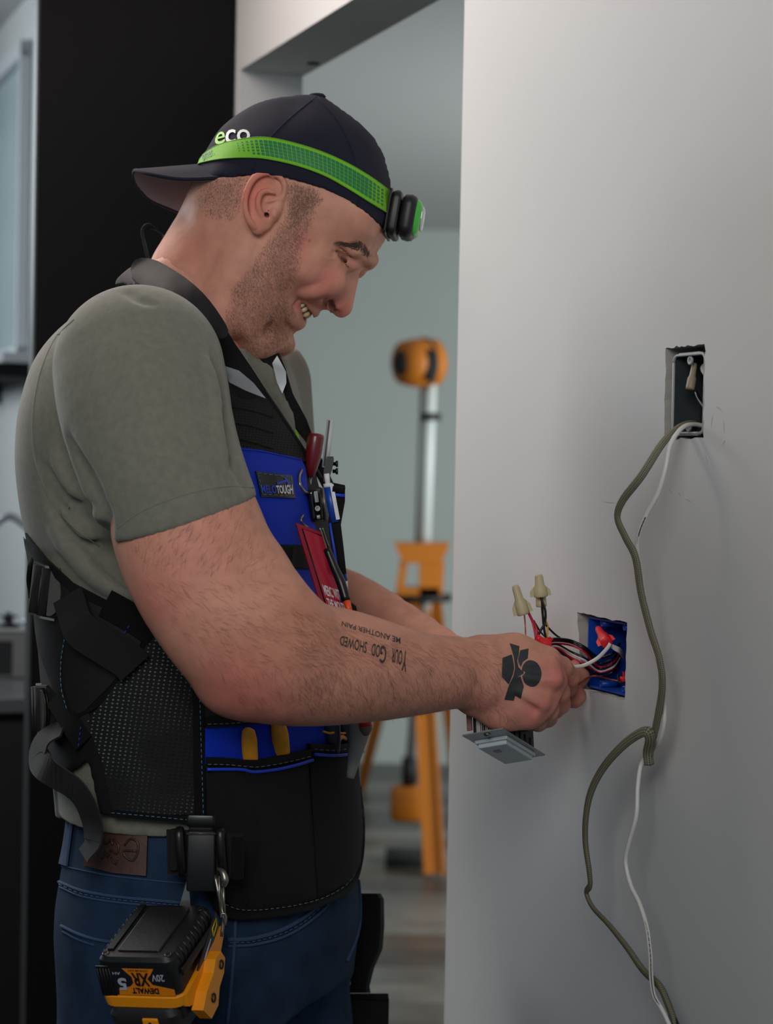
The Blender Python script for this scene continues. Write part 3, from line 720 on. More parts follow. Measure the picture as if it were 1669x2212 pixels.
cint = [(640, 400, 81), (560, 400, 81), (500, 380, 76), (460, 372, 64), (720, 420, 78), (780, 450, 68), (815, 475, 52), (640, 300, 75), (560, 300, 71), (500, 320, 64), (720, 320, 69), (780, 370, 62), (815, 430, 50), (833, 470, 32), (833, 430, 30), (600, 250, 53), (680, 250, 50), (740, 290, 54), (470, 330, 50), (440, 380, 44), (800, 330, 40), (540, 260, 46), (640, 225, 30),
        (640, 470, 81), (560, 470, 80), (500, 440, 74), (460, 430, 62), (720, 480, 78), (780, 510, 68), (815, 530, 50), (832, 510, 34)]
XY0, TC0 = XY, TC
co = [huv(*p) for p in crown]; ci = [huv(x, y, w / 1000) for x, y, w in cint]
XY = np.array(co + ci); TC = tps_fit(XY, 1000 * np.array([0.] * len(co) + [(w / 1000) ** 2 for _, _, w in cint]), 2e-3)
GC = Grid((-.105, -.04, -.095), (.112, .156, .095), .0019, HO, HB)
U2, V2 = np.meshgrid(GC.ax[0].astype(float), GC.ax[1].astype(float), indexing='ij')
qc = tps(U2, V2); oc = co + [huv(440, 480), huv(835, 560)]
oc = co + [huv(430, 470), huv(560, 560), huv(835, 560)]
pc = polysdf(oc, U2, V2); qc = np.where(pc < 0, np.maximum(qc, .002 * np.minimum(-pc, .03)), np.minimum(-.004 * pc, 0))
g1, g2 = np.gradient(qc, GC.h); w3 = GC.ax[2][None, None, :]
fc = (w3 ** 2 - qc[:, :, None]) / np.sqrt(4 * w3 ** 2 + (g1 ** 2 + g2 ** 2)[:, :, None] + 1.6e-3)
edge = [(415, 394, 0), (424, 392, .02), (450, 389, .045), (500, 385, .07), (540, 379, .08), (580, 379, .081), (620, 385, .081), (660, 395, .08), (700, 408, .079), (740, 428, .074), (780, 455, .066), (815, 482, .05), (832, 497, .03), (840, 504, 0), (860, 512, 0)]
ep_ = [huv(x, y, w) for x, y, w in edge]; poly = ep_ + [huv(900, 150), huv(400, 150)]
ps = polysdf(poly, U2, V2)[:, :, None]
# the skull stays inside the cap
XY_c, TC_c = XY, TC
qg = tps(UU, VV); XY, TC = XY0, TC0
pg = polysdf(oc, UU, VV); qg = np.where(pg < 0, np.maximum(qg, .002 * np.minimum(-pg, .03)), np.minimum(-.004 * pg, 0)); h1, h2 = np.gradient(qg, GH.h)
fg = (ww ** 2 - qg[:, :, None]) / np.sqrt(4 * ww ** 2 + (h1 ** 2 + h2 ** 2)[:, :, None] + 1.6e-3)
pe = polysdf(poly, UU, VV)[:, :, None]
GH.f = np.where(pe < -.001, np.maximum(GH.f, fg + .0042), GH.f).astype(np.float32)
HV, HFc = GH.mesh(1)
# ---- skin colours: pigment, plus shade painted into the hollows of the face
def rgb(c): return np.array(lin(c))
SK = rgb((208, 150, 128))
hx, hy = proj(HV)
HL = (HV - HO) @ HB.T                               # local
near = np.abs(HL[:, 2])
def blobs(L, base):
    col = np.tile(base, (len(L), 1)); A_ = np.stack([L[:, 0], L[:, 1], np.abs(L[:, 2])], 1)
    def bl(px, py, r, c, amt, w=None):
        p = hs(px, py) if w is None else hs(px, py, 0, w)
        d = np.linalg.norm(A_ - p, axis=1) / (r * PM(1.78)); a = (amt * np.exp(-d ** 2))[:, None]; return a, rgb(c)
    for args in ((706, 606, 38, (205, 112, 105), .6), (678, 628, 30, (205, 115, 108), .5), (652, 524, 30, (190, 88, 92), .75), (640, 560, 45, (208, 130, 118), .4), (740, 670, 24, (205, 104, 98), .6), (722, 655, 20, (205, 108, 102), .55, .016),
                 (755, 620, 18, (212, 130, 115), .4, .010), (540, 420, 40, (214, 110, 92), .65, .095), (570, 380, 30, (210, 105, 90), .5, .088), (555, 480, 25, (214, 120, 100), .5, .085), (750, 565, 16, (182, 120, 105), .5), (680, 540, 26, (215, 165, 125), .4), (690, 660, 14, (196, 118, 104), .4), (440, 520, 60, (205, 130, 112), .4), (400, 560, 60, (205, 128, 108), .4), (500, 690, 50, (203, 130, 115), .4)):
        a, c = bl(*args); col = col * (1 - a) + c * a
    return col, A_
col, A_ = blobs(HL, SK)
def stroke(pts, r, c, amt, w=None, soft=0.5):
    global col
    p = spline([hs(*q) for q in pts], 5); d = np.full(len(HL), 9.0)
    for i in range(len(p) - 1):
        a, b = p[i], p[i + 1]; e = b - a; t = np.clip(((A_ - a) @ e) / (e @ e + 1e-12), 0, 1); d = np.minimum(d, np.linalg.norm(A_ - a - t[:, None] * e, axis=1))
    m = np.clip((r - d) / (r * soft), 0, 1)[:, None] * amt; col = col * (1 - m) + rgb(c) * m
LIPC = (186, 92, 92)
stroke([(651, 643, 0, .028), (660, 652, 0, .024), (668, 663, 0, .018), (675, 671, 0, .011), (677, 675, 0, .0)], .0042, LIPC, .85)
stroke([(640, 659, 0, .029), (642, 672, 0, .024), (645, 685, 0, .017), (647, 694, 0, .009), (647, 697, 0, .0)], .0056, LIPC, .85)
stroke([(645, 650, -.004, .026), (650, 663, -.004, .020), (654, 676, -.002, .010), (654, 681, 0, .0)], .0044, (70, 24, 24), .9, soft=.3)  # dark recesses painted: mouth here, then lid slit, nostril, ear canal
stroke([(727, 542, -.001), (733, 548, -.001), (742, 560, -.001), (752, 575, -.001)], .0017, (45, 28, 24), .9)
stroke([(711, 650, -.002), (717, 660, -.003), (722, 669, -.003)], .0034, (60, 26, 22), .8)
stroke([(578, 462, 0, EW + .002), (584, 452, 0, EW - .004), (588, 446, 0, EW - .012)], .0038, (60, 28, 20), .85)
stroke([(803, 562), (792, 549), (778, 543), (762, 541), (745, 535), (727, 527)], .0042, (96, 68, 56), .75, soft=.8)
# beard shadow and clipped side hair
BEARD = [(628, 395), (675, 400), (690, 430), (676, 480), (655, 530), (650, 575), (630, 625), (625, 655), (642, 665), (645, 700), (650, 720), (632, 760), (560, 780), (490, 760), (478, 700), (498, 620), (540, 570), (575, 520), (610, 470), (620, 430)]
HAIRL = [(420, 380), (540, 375), (530, 410), (524, 450), (500, 480), (450, 470), (420, 440)]
mx, my = proj(HO + np.stack([HL[:, 0], HL[:, 1], np.abs(HL[:, 2])], 1) @ HB)
b = np.clip(-PixSDF(BEARD)(mx, my) / 26, 0, 1) * (near > .012)
b2 = np.clip(-PixSDF(HAIRL)(mx, my) / 30, 0, 1)
nz = rng.random(len(HL))
for m_, c_, am in ((b, (160, 114, 94), .55), (b2, (160, 122, 104), .4)):
    m_ = (m_ * am * (0.75 + .5 * nz))[:, None].clip(0, 1); col = col * (1 - m_) + rgb(c_) * m_
for _x, _y in ((653, 440), (520, 300), (512, 525), (668, 520), (735, 658), (548, 585)):
    p = hs(_x, _y); m_ = np.clip(1.4 - np.linalg.norm(A_ - p, axis=1) / .0014, 0, 1)[:, None] * .7; col = col * (1 - m_) + rgb((110, 60, 48)) * m_
HCOL = col
bvh_head = bvh_of(HV, HFc)
# ================================================================== the man: arms and hands
def C(px, py, Y, r): return (P(px, py, Y), r * PM(Y))
GA = Grid((-0.30, -0.30, -0.22), (0.22, 0.12, 0.2), 0.002, P(800, 1300, 1.68))
GA = Grid(P(180, 1640, 1.66) - [0, .16, 0], P(1275, 960, 1.70) + [0, .14, 0], 0.0019)
def chain(G, st, k=.012, op='+', n=None, kn=1.0, sp=0):
    q = [C(*s) for s in st]; G.chain([a for a, _ in q], [b for _, b in q], k, op, n, kn, sp=sp)
YA = np.array([0, 1.0, 0])
# upper arm, elbow, forearm
chain(GA, [(385, 1075, 1.63, 115), (396, 1120, 1.62, 152), (434, 1222, 1.61, 156), (482, 1322, 1.60, 144), (540, 1398, 1.60, 136), (600, 1424, 1.605, 133), (680, 1436, 1.62, 124), (760, 1442, 1.635, 113), (840, 1451, 1.655, 96), (920, 1455, 1.675, 79), (985, 1452, 1.695, 69)], .010, sp=2)
GA.ell(P(503, 1485, 1.605), (.026, .030, .022), .02)
chain(GA, [(560, 1250, 1.60, 60), (585, 1330, 1.58, 75), (620, 1380, 1.585, 80)], .03)
# wrist, back of the hand
n_h = unit(np.array([-.25, -1.0, .12]))
GA.chain([P(985, 1452, 1.695), P(1030, 1458, 1.70)], [.0290, .0335], .012, '+', n_h, .72)
chain(GA, [(1040, 1425, 1.712, 46), (1110, 1420, 1.718, 46), (1178, 1432, 1.722, 38)], .014, n=n_h, kn=.75)
chain(GA, [(1040, 1455, 1.705, 62), (1110, 1462, 1.706, 58), (1188, 1472, 1.712, 38)], .012, n=n_h, kn=.62)
chain(GA, [(1040, 1485, 1.706, 55), (1100, 1500, 1.704, 56), (1166, 1517, 1.708, 38)], .012, n=n_h, kn=.62)
chain(GA, [(1030, 1500, 1.712, 42), (1085, 1528, 1.710, 44), (1138, 1544, 1.712, 30)], .014, n=n_h, kn=.75)
# tendons and knuckles
for st in ([(1095, 1427, 1.695, 6), (1188, 1433, 1.7035, 17)], [(1095, 1456, 1.690, 6), (1197, 1468, 1.6965, 18)], [(1090, 1485, 1.690, 6), (1170, 1518, 1.6945, 17)], [(1085, 1510, 1.695, 6), (1143, 1550, 1.702, 14)]): chain(GA, st, .013)
chain(GA, [(1120, 1444, 1.684, 5), (1180, 1452, 1.689, 6)], .006, '-')
chain(GA, [(1125, 1476, 1.682, 5), (1180, 1494, 1.686, 6)], .006, '-')
chain(GA, [(1115, 1508, 1.684, 5), (1155, 1534, 1.690, 6)], .006, '-')
# right fingers curl into the palm around the wires and the switch
FR = [[(1190, 1432, 1.712, 24), (1212, 1442, 1.728, 24), (1229, 1462, 1.745, 22.5), (1226, 1484, 1.765, 20), (1206, 1496, 1.780, 19), (1186, 1492, 1.785, 17)],
      [(1196, 1472, 1.706, 24), (1206, 1495, 1.720, 24.5), (1209, 1520, 1.738, 22.5), (1198, 1532, 1.760, 20), (1176, 1532, 1.775, 18), (1160, 1524, 1.778, 16)],
      [(1170, 1518, 1.706, 23), (1184, 1534, 1.718, 23), (1182, 1550, 1.738, 21), (1164, 1552, 1.758, 19), (1144, 1545, 1.768, 17), (1130, 1535, 1.770, 15)],
      [(1142, 1546, 1.712, 20), (1160, 1556, 1.722, 20), (1162, 1562, 1.738, 18), (1146, 1562, 1.752, 16), (1128, 1556, 1.760, 14), (1116, 1548, 1.762, 13)]]
GF = Grid(P(1015, 1640, 1.75) - [0, .09, 0], P(1275, 1380, 1.75) + [0, .07, 0], 0.0011)
for f in FR:
    q = [C(*s) for s in f]
    for i in range(len(q) - 1): GF.cap(q[i][0], q[i + 1][0], q[i][1], q[i + 1][1], .0025 if i else 0.0012)
# right thumb: leaves the side of the palm at the base of the index finger side and closes behind the wires
chain(GA, [(1050, 1420, 1.722, 40), (1095, 1412, 1.742, 32), (1140, 1418, 1.760, 24)], .014)
chain(GF, [(1130, 1416, 1.758, 24), (1170, 1424, 1.772, 22), (1205, 1440, 1.780, 20), (1228, 1450, 1.784, 16)], .003)
RAV, RAF = GA.mesh(1); RFV, RFF = GF.mesh(1)
# left forearm and hand, behind the right one
GL = Grid(P(560, 1600, 1.95) - [0, .12, 0], P(1280, 1150, 1.95) + [0, .16, 0], 0.0024)
chain(GL, [(600, 1240, 2.06, 80), (680, 1290, 2.04, 78), (750, 1312, 2.02, 72), (820, 1345, 1.985, 66), (900, 1385, 1.93, 56), (980, 1422, 1.875, 44), (1030, 1432, 1.85, 38)], .01, sp=2)
chain(GL, [(1030, 1432, 1.85, 40), (1110, 1446, 1.83, 46), (1165, 1458, 1.815, 34)], .012, n=unit(np.array([.3, 1, 0])), kn=.6)
GK = Grid(P(1090, 1620, 1.80) - [0, .07, 0], P(1300, 1400, 1.80) + [0, .06, 0], 0.0011)
LF = [[(1165, 1446, 1.808, 23), (1205, 1440, 1.803, 22), (1238, 1446, 1.800, 21), (1254, 1462, 1.800, 19), (1250, 1470, 1.800, 16)],
      [(1120, 1490, 1.812, 26), (1165, 1500, 1.808, 25), (1205, 1505, 1.803, 23), (1240, 1505, 1.797, 24), (1246, 1503, 1.797, 20)],
      [(1165, 1470, 1.815, 22), (1190, 1480, 1.818, 21), (1200, 1500, 1.822, 19), (1185, 1512, 1.823, 17)],
      [(1155, 1490, 1.820, 20), (1178, 1505, 1.824, 19), (1175, 1522, 1.826, 17), (1158, 1525, 1.826, 15)],
      [(1140, 1505, 1.822, 18), (1160, 1520, 1.828, 17), (1155, 1535, 1.830, 15), (1140, 1536, 1.830, 13)]]
for f in LF:
    q = [C(*s) for s in f]
    for i in range(len(q) - 1): GK.cap(q[i][0], q[i + 1][0], q[i][1], q[i + 1][1], .002 if i else .001)
LAV, LAF = GL.mesh(1); LFV, LFF = GK.mesh(1)
# torso and legs under the clothes (coarse) down to the feet
GB = Grid((-0.62, 1.55, 0.0), (0.12, 2.25, 1.62), 0.009)
YC = 1.87; BE = math.radians(20)
TF = np.array([math.cos(BE), -math.sin(BE), 0]); TR = np.array([-math.sin(BE), -math.cos(BE), 0])
def stack(tab, axz, axx, axy, grow=0.0, p=2.0):
    """tab: (py, x_left, x_right, b) silhouettes in photo pixels -> signed distance on a grid"""
    zs, cx, aa, bb = [], [], [], []
    for py, xl, xr, b in tab:
        L, R_ = P(xl + 22, py, YC), P(xr - 3, py, YC); m = (L + R_) / 2; s = (R_[0] - L[0]) / 2
        a2 = s * s - (b * math.sin(BE)) ** 2; zs.append(m[2]); cx.append(m[0]); aa.append(math.sqrt(max(a2, (s * .5) ** 2)) / math.cos(BE)); bb.append(b)
    zs, cx, aa, bb = [np.array(v)[::-1] for v in (zs, cx, aa, bb)]
    zz = np.linspace(zs[0], zs[-1], 200)
    def sm(v):
        w = np.interp(zz, zs, v); k = np.hanning(25); k /= k.sum(); return np.convolve(np.pad(w, 12, 'edge'), k, 'valid')
    cxs, as_, bs = sm(cx), sm(aa), sm(bb)
    c = np.interp(axz, zz, cxs); a = np.interp(axz, zz, as_) + grow; b = np.interp(axz, zz, bs) + grow
    x = axx[:, None, None] - c[None, None, :]; y = axy[None, :, None] - YC
    f = (x * TF[0] + y * TF[1]) / a; r = (x * TR[0] + y * TR[1]) / b
    rr = np.sqrt(f * f + r * r)
    k1 = np.sqrt((f / a) ** 2 + (r / b) ** 2) + 1e-6; k0 = np.sqrt(f ** 2 + r ** 2) + 1e-6
    d = (rr - 1) * k0 / k1
    cap = np.maximum(axz - zs[-1], zs[0] - axz)[None, None, :] + 0 * d
    return np.maximum(d, cap).astype(np.float32)
TORSO = [(600, 330, 420, .055), (640, 270, 480, .09), (680, 190, 530, .125), (720, 140, 575, .15), (760, 105, 610, .168), (800, 80, 628, .18), (900, 54, 650, .195), (1000, 46, 664, .197), (1100, 54, 690, .195), (1200, 74, 704, .188), (1300, 86, 716, .182), (1450, 95, 728, .178), (1600, 108, 742, .180), (1732, 126, 752, .186)]
JEANS = [(1690, 160, 745, .176), (1740, 150, 752, .180), (1800, 142, 758, .184), (1850, 132, 764, .186), (1920, 128, 770, .186), (2000, 140, 772, .186), (2060, 155, 764, .184), (2120, 172, 750, .18)]
GB.f = np.minimum(stack(TORSO, GB.ax[2], GB.ax[0], GB.ax[1], -.014), stack(JEANS, GB.ax[2], GB.ax[0], GB.ax[1], -.014))
def leg(G, gx, kx=0.0, g=0.0):
    for sd in (1, -1):
        o = TR * (.088 * sd); b = P(455 + kx, 2100, YC)
        h = np.array([b[0], YC, 0.96]) + o
        G.chain([h, h + [0.0, 0, -.15], h + [0.02, 0, -.45], h + TR * .02 * sd + [-.02, 0, -.80], h + TR * .02 * sd + [-.03, 0, -.88]], [.098 + g, .096 + g, .066 + g, .045 + g, .045 + g], .03)
leg(GB, 0)
GB.cap(P(430, 640, 1.85), P(420, 760, 1.87), .055, .07, .03)
GB.cap(P(310, 820, 1.69), P(420, 790, 1.86), .05, .05, .03)
GB.cap(P(560, 860, 2.03), P(440, 790, 1.88), .04, .05, .03); GB.cap(P(560, 860, 2.03), P(600, 1240, 2.06), .042, .040, .02)
for sd in (1, -1):
    h = np.array([P(455, 2100, YC)[0] - .03, YC, .04]) + TR * (.108 * sd)
    GB.chain([h, h + TF * .12, h + TF * .2 + [0, 0, -.012]], [.036, .034, .024], .01)
BV, BF = GB.mesh(1)
def joinall(parts):
    V = []; F = []; n = 0
    for v, f in parts: V.append(v); F.append(f + n); n += len(v)
    return np.concatenate(V), np.concatenate(F)
# colours of arm skin: pink knuckles, redder elbow
def armcol(V):
    col = np.tile(rgb((206, 146, 124)), (len(V), 1)); x, y = proj(V)
    for px, py, r, c, a in ((1203, 1464, 30, (206, 112, 112), .6), (1172, 1520, 26, (206, 112, 112), .6), (1146, 1550, 26, (206, 112, 108), .55), (1190, 1435, 26, (208, 118, 112), .4), (510, 1490, 90, (206, 110, 100), .65), (600, 1520, 80, (204, 120, 112), .4), (1230, 1500, 40, (210, 122, 108), .5),
                            (420, 1190, 90, (206, 128, 116), .5), (640, 1350, 110, (196, 128, 100), .4), (330, 1300, 60, (206, 118, 108), .5), (1060, 1530, 50, (202, 124, 118), .4)):
        m = (a * np.exp(-((x - px) ** 2 + (y - py) ** 2) / r ** 2))[:, None]; col = col * (1 - m) + rgb(c) * m
    return col
parts = [(HV, HFc, HCOL), (RAV, RAF, armcol(RAV)), (RFV, RFF, armcol(RFV)), (LAV, LAF, armcol(LAV)), (LFV, LFF, armcol(LFV)), (BV, BF, armcol(BV))]
PV, PF = joinall([(a, b) for a, b, _ in parts]); PC = np.concatenate([c for _, _, c in parts])
m_skin = mat('skin', (205, 150, 130), 0.58, bump=(420, 0.35, 0.0007), var=(70, 0.09), attr=True, sss=0.12, spec=0.3)
man = obj('person', PV, PF, m_skin, None, col=PC)
tag(man, 'smiling man in a grey T-shirt, jeans and backwards cap wiring a wall box', 'person')
bvh_arm = bvh_of(RAV, RAF)
# ---------------------------------------------------------------- T-shirt
GS = Grid((-0.52, 1.48, 0.98), (0.06, 2.2, 1.66), 0.0028)
GS.f = stack(TORSO, GS.ax[2], GS.ax[0], GS.ax[1])
GS.f = np.minimum(GS.f, 0.05)
chain(GS, [(300, 800, 1.685, 184), (318, 905, 1.655, 178), (352, 1020, 1.63, 170), (388, 1112, 1.62, 165), (412, 1180, 1.615, 165)], .008, sp=2)

# neck hole follows the skin; sleeve end cut square to the arm
hem_c = P(398, 1120, 1.62); hem_n = unit(np.cross(P(555, 1075, 1.62) - P(242, 1168, 1.60), YA)); 
if hem_n[2] > 0: hem_n = -hem_n
hem_n = unit(hem_n + np.array([0, .10, 0]))
X_, Y_, Z_ = GS.ax[0][:, None, None], GS.ax[1][None, :, None], GS.ax[2][None, None, :]
dpl = ((X_ - hem_c[0]) * hem_n[0] + (Y_ - hem_c[1]) * hem_n[1] + (Z_ - hem_c[2]) * hem_n[2]).astype(np.float32)
torso_only = stack(TORSO, GS.ax[2], GS.ax[0], GS.ax[1])
GS.f = smin(-smin(-GS.f, -np.where(Y_ < 1.78, dpl, -1).astype(np.float32), .004), torso_only, .012)
chain(GS, [(560, 830, 2.03, 112), (575, 1000, 2.05, 108)], .03)
GS.ell(P(375, 715, 1.86), (.065, .12, .038), .03)
sx, sy = GS.pix(); GS.f = np.maximum(GS.f, -(PixSDF([(325, 440), (325, 565), (372, 597), (408, 624), (440, 658), (464, 694), (482, 732), (500, 752), (700, 752), (700, 440)])(sx, sy) * np.float32(PM(1.8)))).astype(np.float32)
# folds: (pixel path, radius mm, + or -)
def fold(pts, rad, op, k=.010, Y=1.66, lift=0.0):
    bv = bvh0; q = []
    for x, y in pts:
        l, n = cast(bv, x, y, Y); q.append(l + n * lift)
    GS.chain(q, rad, k, op, sp=3)
v0, f0 = GS.mesh(1); bvh0 = bvh_of(v0, f0)
fold([(105, 1060), (130, 1110), (180, 1170), (250, 1215)], [.003, .006, .006, .003], '-', .012)
fold([(85, 985), (92, 1040), (120, 1100), (185, 1165), (245, 1225)], [.0015, .002, .002, .002, .001], '-', .004)
fold([(150, 960), (190, 1060), (222, 1140), (238, 1200)], [.004, .008, .008, .007], '-', .014)
fold([(165, 985), (195, 1030), (215, 1065)], [.002, .003, .001], '-', .008)
fold([(104, 1052), (150, 1098), (205, 1130)], [.001, .003, .001], '-', .008)
fold([(96, 1010), (130, 1055), (170, 1085), (200, 1095)], [.001, .003, .003, .001], '-', .010)
fold([(170, 1000), (190, 1060), (222, 1110)], [.001, .003, .002], '-', .006)
fold([(118, 975), (128, 1010), (150, 1050), (180, 1078)], [.001, .003, .003, .001], '+', .008, lift=-.001)
fold([(120, 1085), (165, 1140), (215, 1180)], [.001, .003, .001], '+', .008, lift=-.001)
fold([(150, 1190), (220, 1255), (300, 1290)], [.003, .005, .003], '-', .012)
fold([(120, 1150), (190, 1225), (260, 1270), (320, 1285)], [.003, .006, .006, .004], '+', .014)
fold([(200, 1180), (260, 1250), (330, 1280)], [.003, .004, .003], '-', .010)
fold([(460, 760), (478, 830), (482, 900), (500, 970)], [.002, .003, .003, .002], '-', .008)
fold([(445, 780), (464, 850), (470, 930), (490, 1000)], [.002, .003, .003, .002], '+', .008, lift=.001)
fold([(490, 960), (500, 1000), (530, 1060)], [.002, .002, .001], '-', .006)
fold([(180, 1010), (195, 1060), (222, 1110)], [.001, .002, .001], '-', .005)
fold([(540, 770), (575, 830), (610, 900)], [.002, .004, .003], '-', .010, 1.75)
fold([(570, 780), (600, 850), (630, 920)], [.002, .004, .003], '+', .010, 1.75)
fold([(280, 626), (295, 640), (312, 652)], [.002, .002, .001], '-', .005, 1.75)
fold([(262, 628), (300, 648), (330, 655)], [.001, .002, .001], '-', .005, 1.75)
fold([(310, 1200), (330, 1250), (350, 1290)], [.001, .002, .001], '-', .006)
# lower hem ripples
SV, SF = GS.mesh(4)
m_shirt = mat('shirt_cotton', (118, 118, 106), 0.9, var=(160, 0.10), fabric=(900, 0.25), spec=0.2)
m_shirt.node_tree.nodes['Principled BSDF'].inputs['Sheen Weight'].default_value = 0.25
shirt = obj('t_shirt', SV, SF, m_shirt, man)
bvh_shirt = bvh_of(SV, SF)
one('sleeve_seam', tube(spath(bvh_shirt, [(160, 690), (120, 730), (92, 790), (75, 860), (70, 930), (74, 985), (88, 1035), (112, 1085), (160, 1140), (215, 1180)], -.0003, 5)[0], .0011, 6), m_shirt, shirt)
one('side_seam', tube(spath(bvh_shirt, [(312, 1225), (306, 1250), (318, 1290)], -.0002, 4)[0], .0008, 6), m_shirt, shirt)
hem = [(243, 1150), (300, 1108), (370, 1078), (440, 1058), (500, 1050), (548, 1054)]
one('hem_seam', tube(spath(bvh_shirt, hem, -.0002, 5)[0], .0008, 6), m_shirt, shirt)
# ---------------------------------------------------------------- jeans
GJ = Grid((-0.54, 1.60, 0.03), (0.10, 2.16, 1.10), 0.0045)
GJ.f = np.minimum(stack(JEANS, GJ.ax[2], GJ.ax[0], GJ.ax[1]), .05)
leg(GJ, 0, 0, .012)
JV, JF = GJ.mesh(2)
m_jean = mat('denim', (34, 54, 80), 0.85, var=(30, 0.28), fabric=(800, 0.4), spec=0.2)
jeans = obj('jeans', JV, JF, m_jean, man); bvh_j = bvh_of(JV, JF)
# ---------------------------------------------------------------- cap (worn back to front)
m_navy = mat('cap_twill', (34, 35, 50), 0.85, var=(60, 0.10), fabric=(1400, 0.3), spec=0.2)
inner = -(fc + .0035)
GC.f = np.maximum(np.maximum(fc, ps), inner).astype(np.float32)
CVt, CF = GC.mesh(1)
cap_ = obj('cap', CVt, CF, m_navy, man)
GC.f = fc.astype(np.float32); v1, f1 = GC.mesh(1); bvh_cap = bvh_of(v1, f1)
def mirror(V): L = (np.asarray(V) - HO) @ HB.T; L[:, 2] *= -1; return L @ HB + HO
def both_sides(vf):
    V = np.asarray(vf[0]); n = len(V); return np.concatenate([V, mirror(V)]), list(vf[1]) + [tuple(i + n for i in f[::-1]) for f in vf[1]]
def hp(px, py, w): u, v = huv(px, py, w); return HO + HF * u + HU * v + HR * w
one('button', lathe(hp(684, 208, 0), unit(hp(684, 190, 0) - hp(684, 208, 0)), [(.0085, -.002), (.009, 0), (.007, .002), (.002, .003)], 18), m_navy, cap_)
for pts in ([(684, 208), (735, 270), (768, 350), (775, 440)], [(684, 208), (610, 270), (560, 330), (545, 370)]):
    q, _ = spath(bvh_cap, pts, .0000, 6); one('panel_seam', both_sides(tube(q, .0008, 6)), m_navy, cap_)
inn = [(542, 377, .067), (490, 374, .056), (445, 364, .035), (432, 358, .0), (434, 385, -.03), (440, 425, -.055), (450, 455, -.066)]
out = [(520, 381, .069), (400, 387, .063), (320, 375, .045), (291, 369, .015), (296, 394, -.012), (325, 430, -.04), (400, 464, -.064)]
Si = spline([hp(*p) for p in inn], 5); So = spline([hp(*p) for p in out], 5); nr = 10
def sheet(Si, So, off0, off1, nr=10):
    V = []; n = len(Si)
    for o_ in (off0, off1):
        for j in range(nr + 1):
            for a, b in zip(Si, So): V.append(a + (b - a) * j / nr + np.array([0, 0, o_]))
    F = []; N_ = n * (nr + 1)
    for j in range(nr):
        for i in range(n - 1):
            q = (j * n + i, j * n + i + 1, (j + 1) * n + i + 1, (j + 1) * n + i); F.append(q); F.append(tuple(k + N_ for k in q[::-1]))
    bd = [j * n for j in range(nr + 1)] + [nr * n + i for i in range(1, n)] + [j * n + n - 1 for j in range(nr - 1, -1, -1)] + list(range(n - 2, 0, -1))
    for i in range(len(bd)): a, b = bd[i], bd[(i + 1) % len(bd)]; F.append((b, a, a + N_, b + N_))
    return V, F
one('brim', sheet(Si, So, .0016, -.0008), m_navy, cap_, auto=40)
one('under_brim', sheet(Si, So, -.0009, -.0022), mat('brim_lining', (128, 122, 130), 0.9, fabric=(1400, .2)), cap_, auto=40)
one('brim_edge', tube(So, .0021, 8), m_navy, cap_)
m_lime = mat('lime_green', (140, 215, 30), 0.6); m_white = mat('print_white', (222, 226, 226), 0.6)
t = text_on(bvh_cap, 'e', [(463, 316), (488, 309), (487, 284), (470, 288)], .0012, .008); one('letter_e', t, m_lime, cap_, smooth=False)
t = text_on(bvh_cap, 'co', [(487, 312), (542, 306), (540, 281), (490, 281)], .0012, .01); one('letters_co', t, m_white, cap_, smooth=False)
# ---------------------------------------------------------------- headlamp
hl = thing('headlamp', 'lime green headlamp strapped around the backwards cap', 'headlamp', hp(870, 465, 0))
top = [(431, 350), (447, 331), (480, 313), (530, 302), (565, 299), (600, 303), (650, 315), (700, 332), (750, 355), (800, 385), (848, 420)]
bot = [(429, 357), (440, 352), (490, 344), (540, 342), (580, 345), (640, 358), (700, 380), (750, 408), (800, 440), (838, 463), (848, 468)]
tp, bt = spline(top, 4), spline(bot, 4)
m_strap = mat('strap_lime', (120, 196, 30), 0.7, fabric=(2200, .25)); m_dot = mat('strap_dots', (18, 120, 74), 0.6)
V, F, _ = patch(bvh_cap, tp + bt[::-1], .0004, .0016, step=9, guess=1.82, nsm=3)
one('strap', both_sides((V, F)), m_strap, hl, auto=40)
for e in (tp, bt):
    q, _ = spath(bvh_cap, e, .0018, 0); one('strap_edge', both_sides(tube(q, .0006, 5)), mat('strap_edge', (96, 160, 34), .7), hl)
tA, bA = np.array(tp), np.array(bt)
def arc(A, t):
    L = np.append(0, np.cumsum(np.linalg.norm(np.diff(A, axis=0), axis=1))); L /= L[-1]; return np.array([np.interp(t, L, A[:, 0]), np.interp(t, L, A[:, 1])])
mb = MB()
nc = 34
for i in range(nc):
    c = .20 + .74 * (i + .5) / nc; sz = min(1, .38 + 3.2 * min((i + .5) / nc, 1.06 - (i + .5) / nc)); hw = .0098 * (.94 * sz) * (0.6 + .4 * sz)
    for j in range(4 if i < 3 else 5):
        v = .13 + .74 * (j + .5) / 5; hv = .062 * sz; pp = []
        for a, b in ((-1, -1), (1, -1), (1, 1), (-1, 1)):
            x = arc(tA, c + a * hw) * (1 - v - b * hv) + arc(bA, c + a * hw) * (v + b * hv); l, n = cast(bvh_cap, x[0], x[1], 1.8); pp.append(l + n * .0024)
        mb.add(pp, [(0, 1, 2, 3)])
obj('strap_print', mb.V, mb.F, m_dot, hl, smooth=False, kind='stuff')
t = text_on(bvh_cap, 'omer.', [(442, 350), (467, 337), (463, 324), (440, 337)], .0024, .01); one('strap_lettering', t, m_dot, hl, smooth=False)
ax_ = unit(hp(905, 474, 0) - hp(850, 465, 0)); lc = hp(851, 466, 0); m_hk = mat('lamp_black', (22, 24, 26), .45); m_gr = mat('lamp_green', (60, 190, 60), .35, coat=.3)
upv = unit(np.cross(HR, ax_)); 
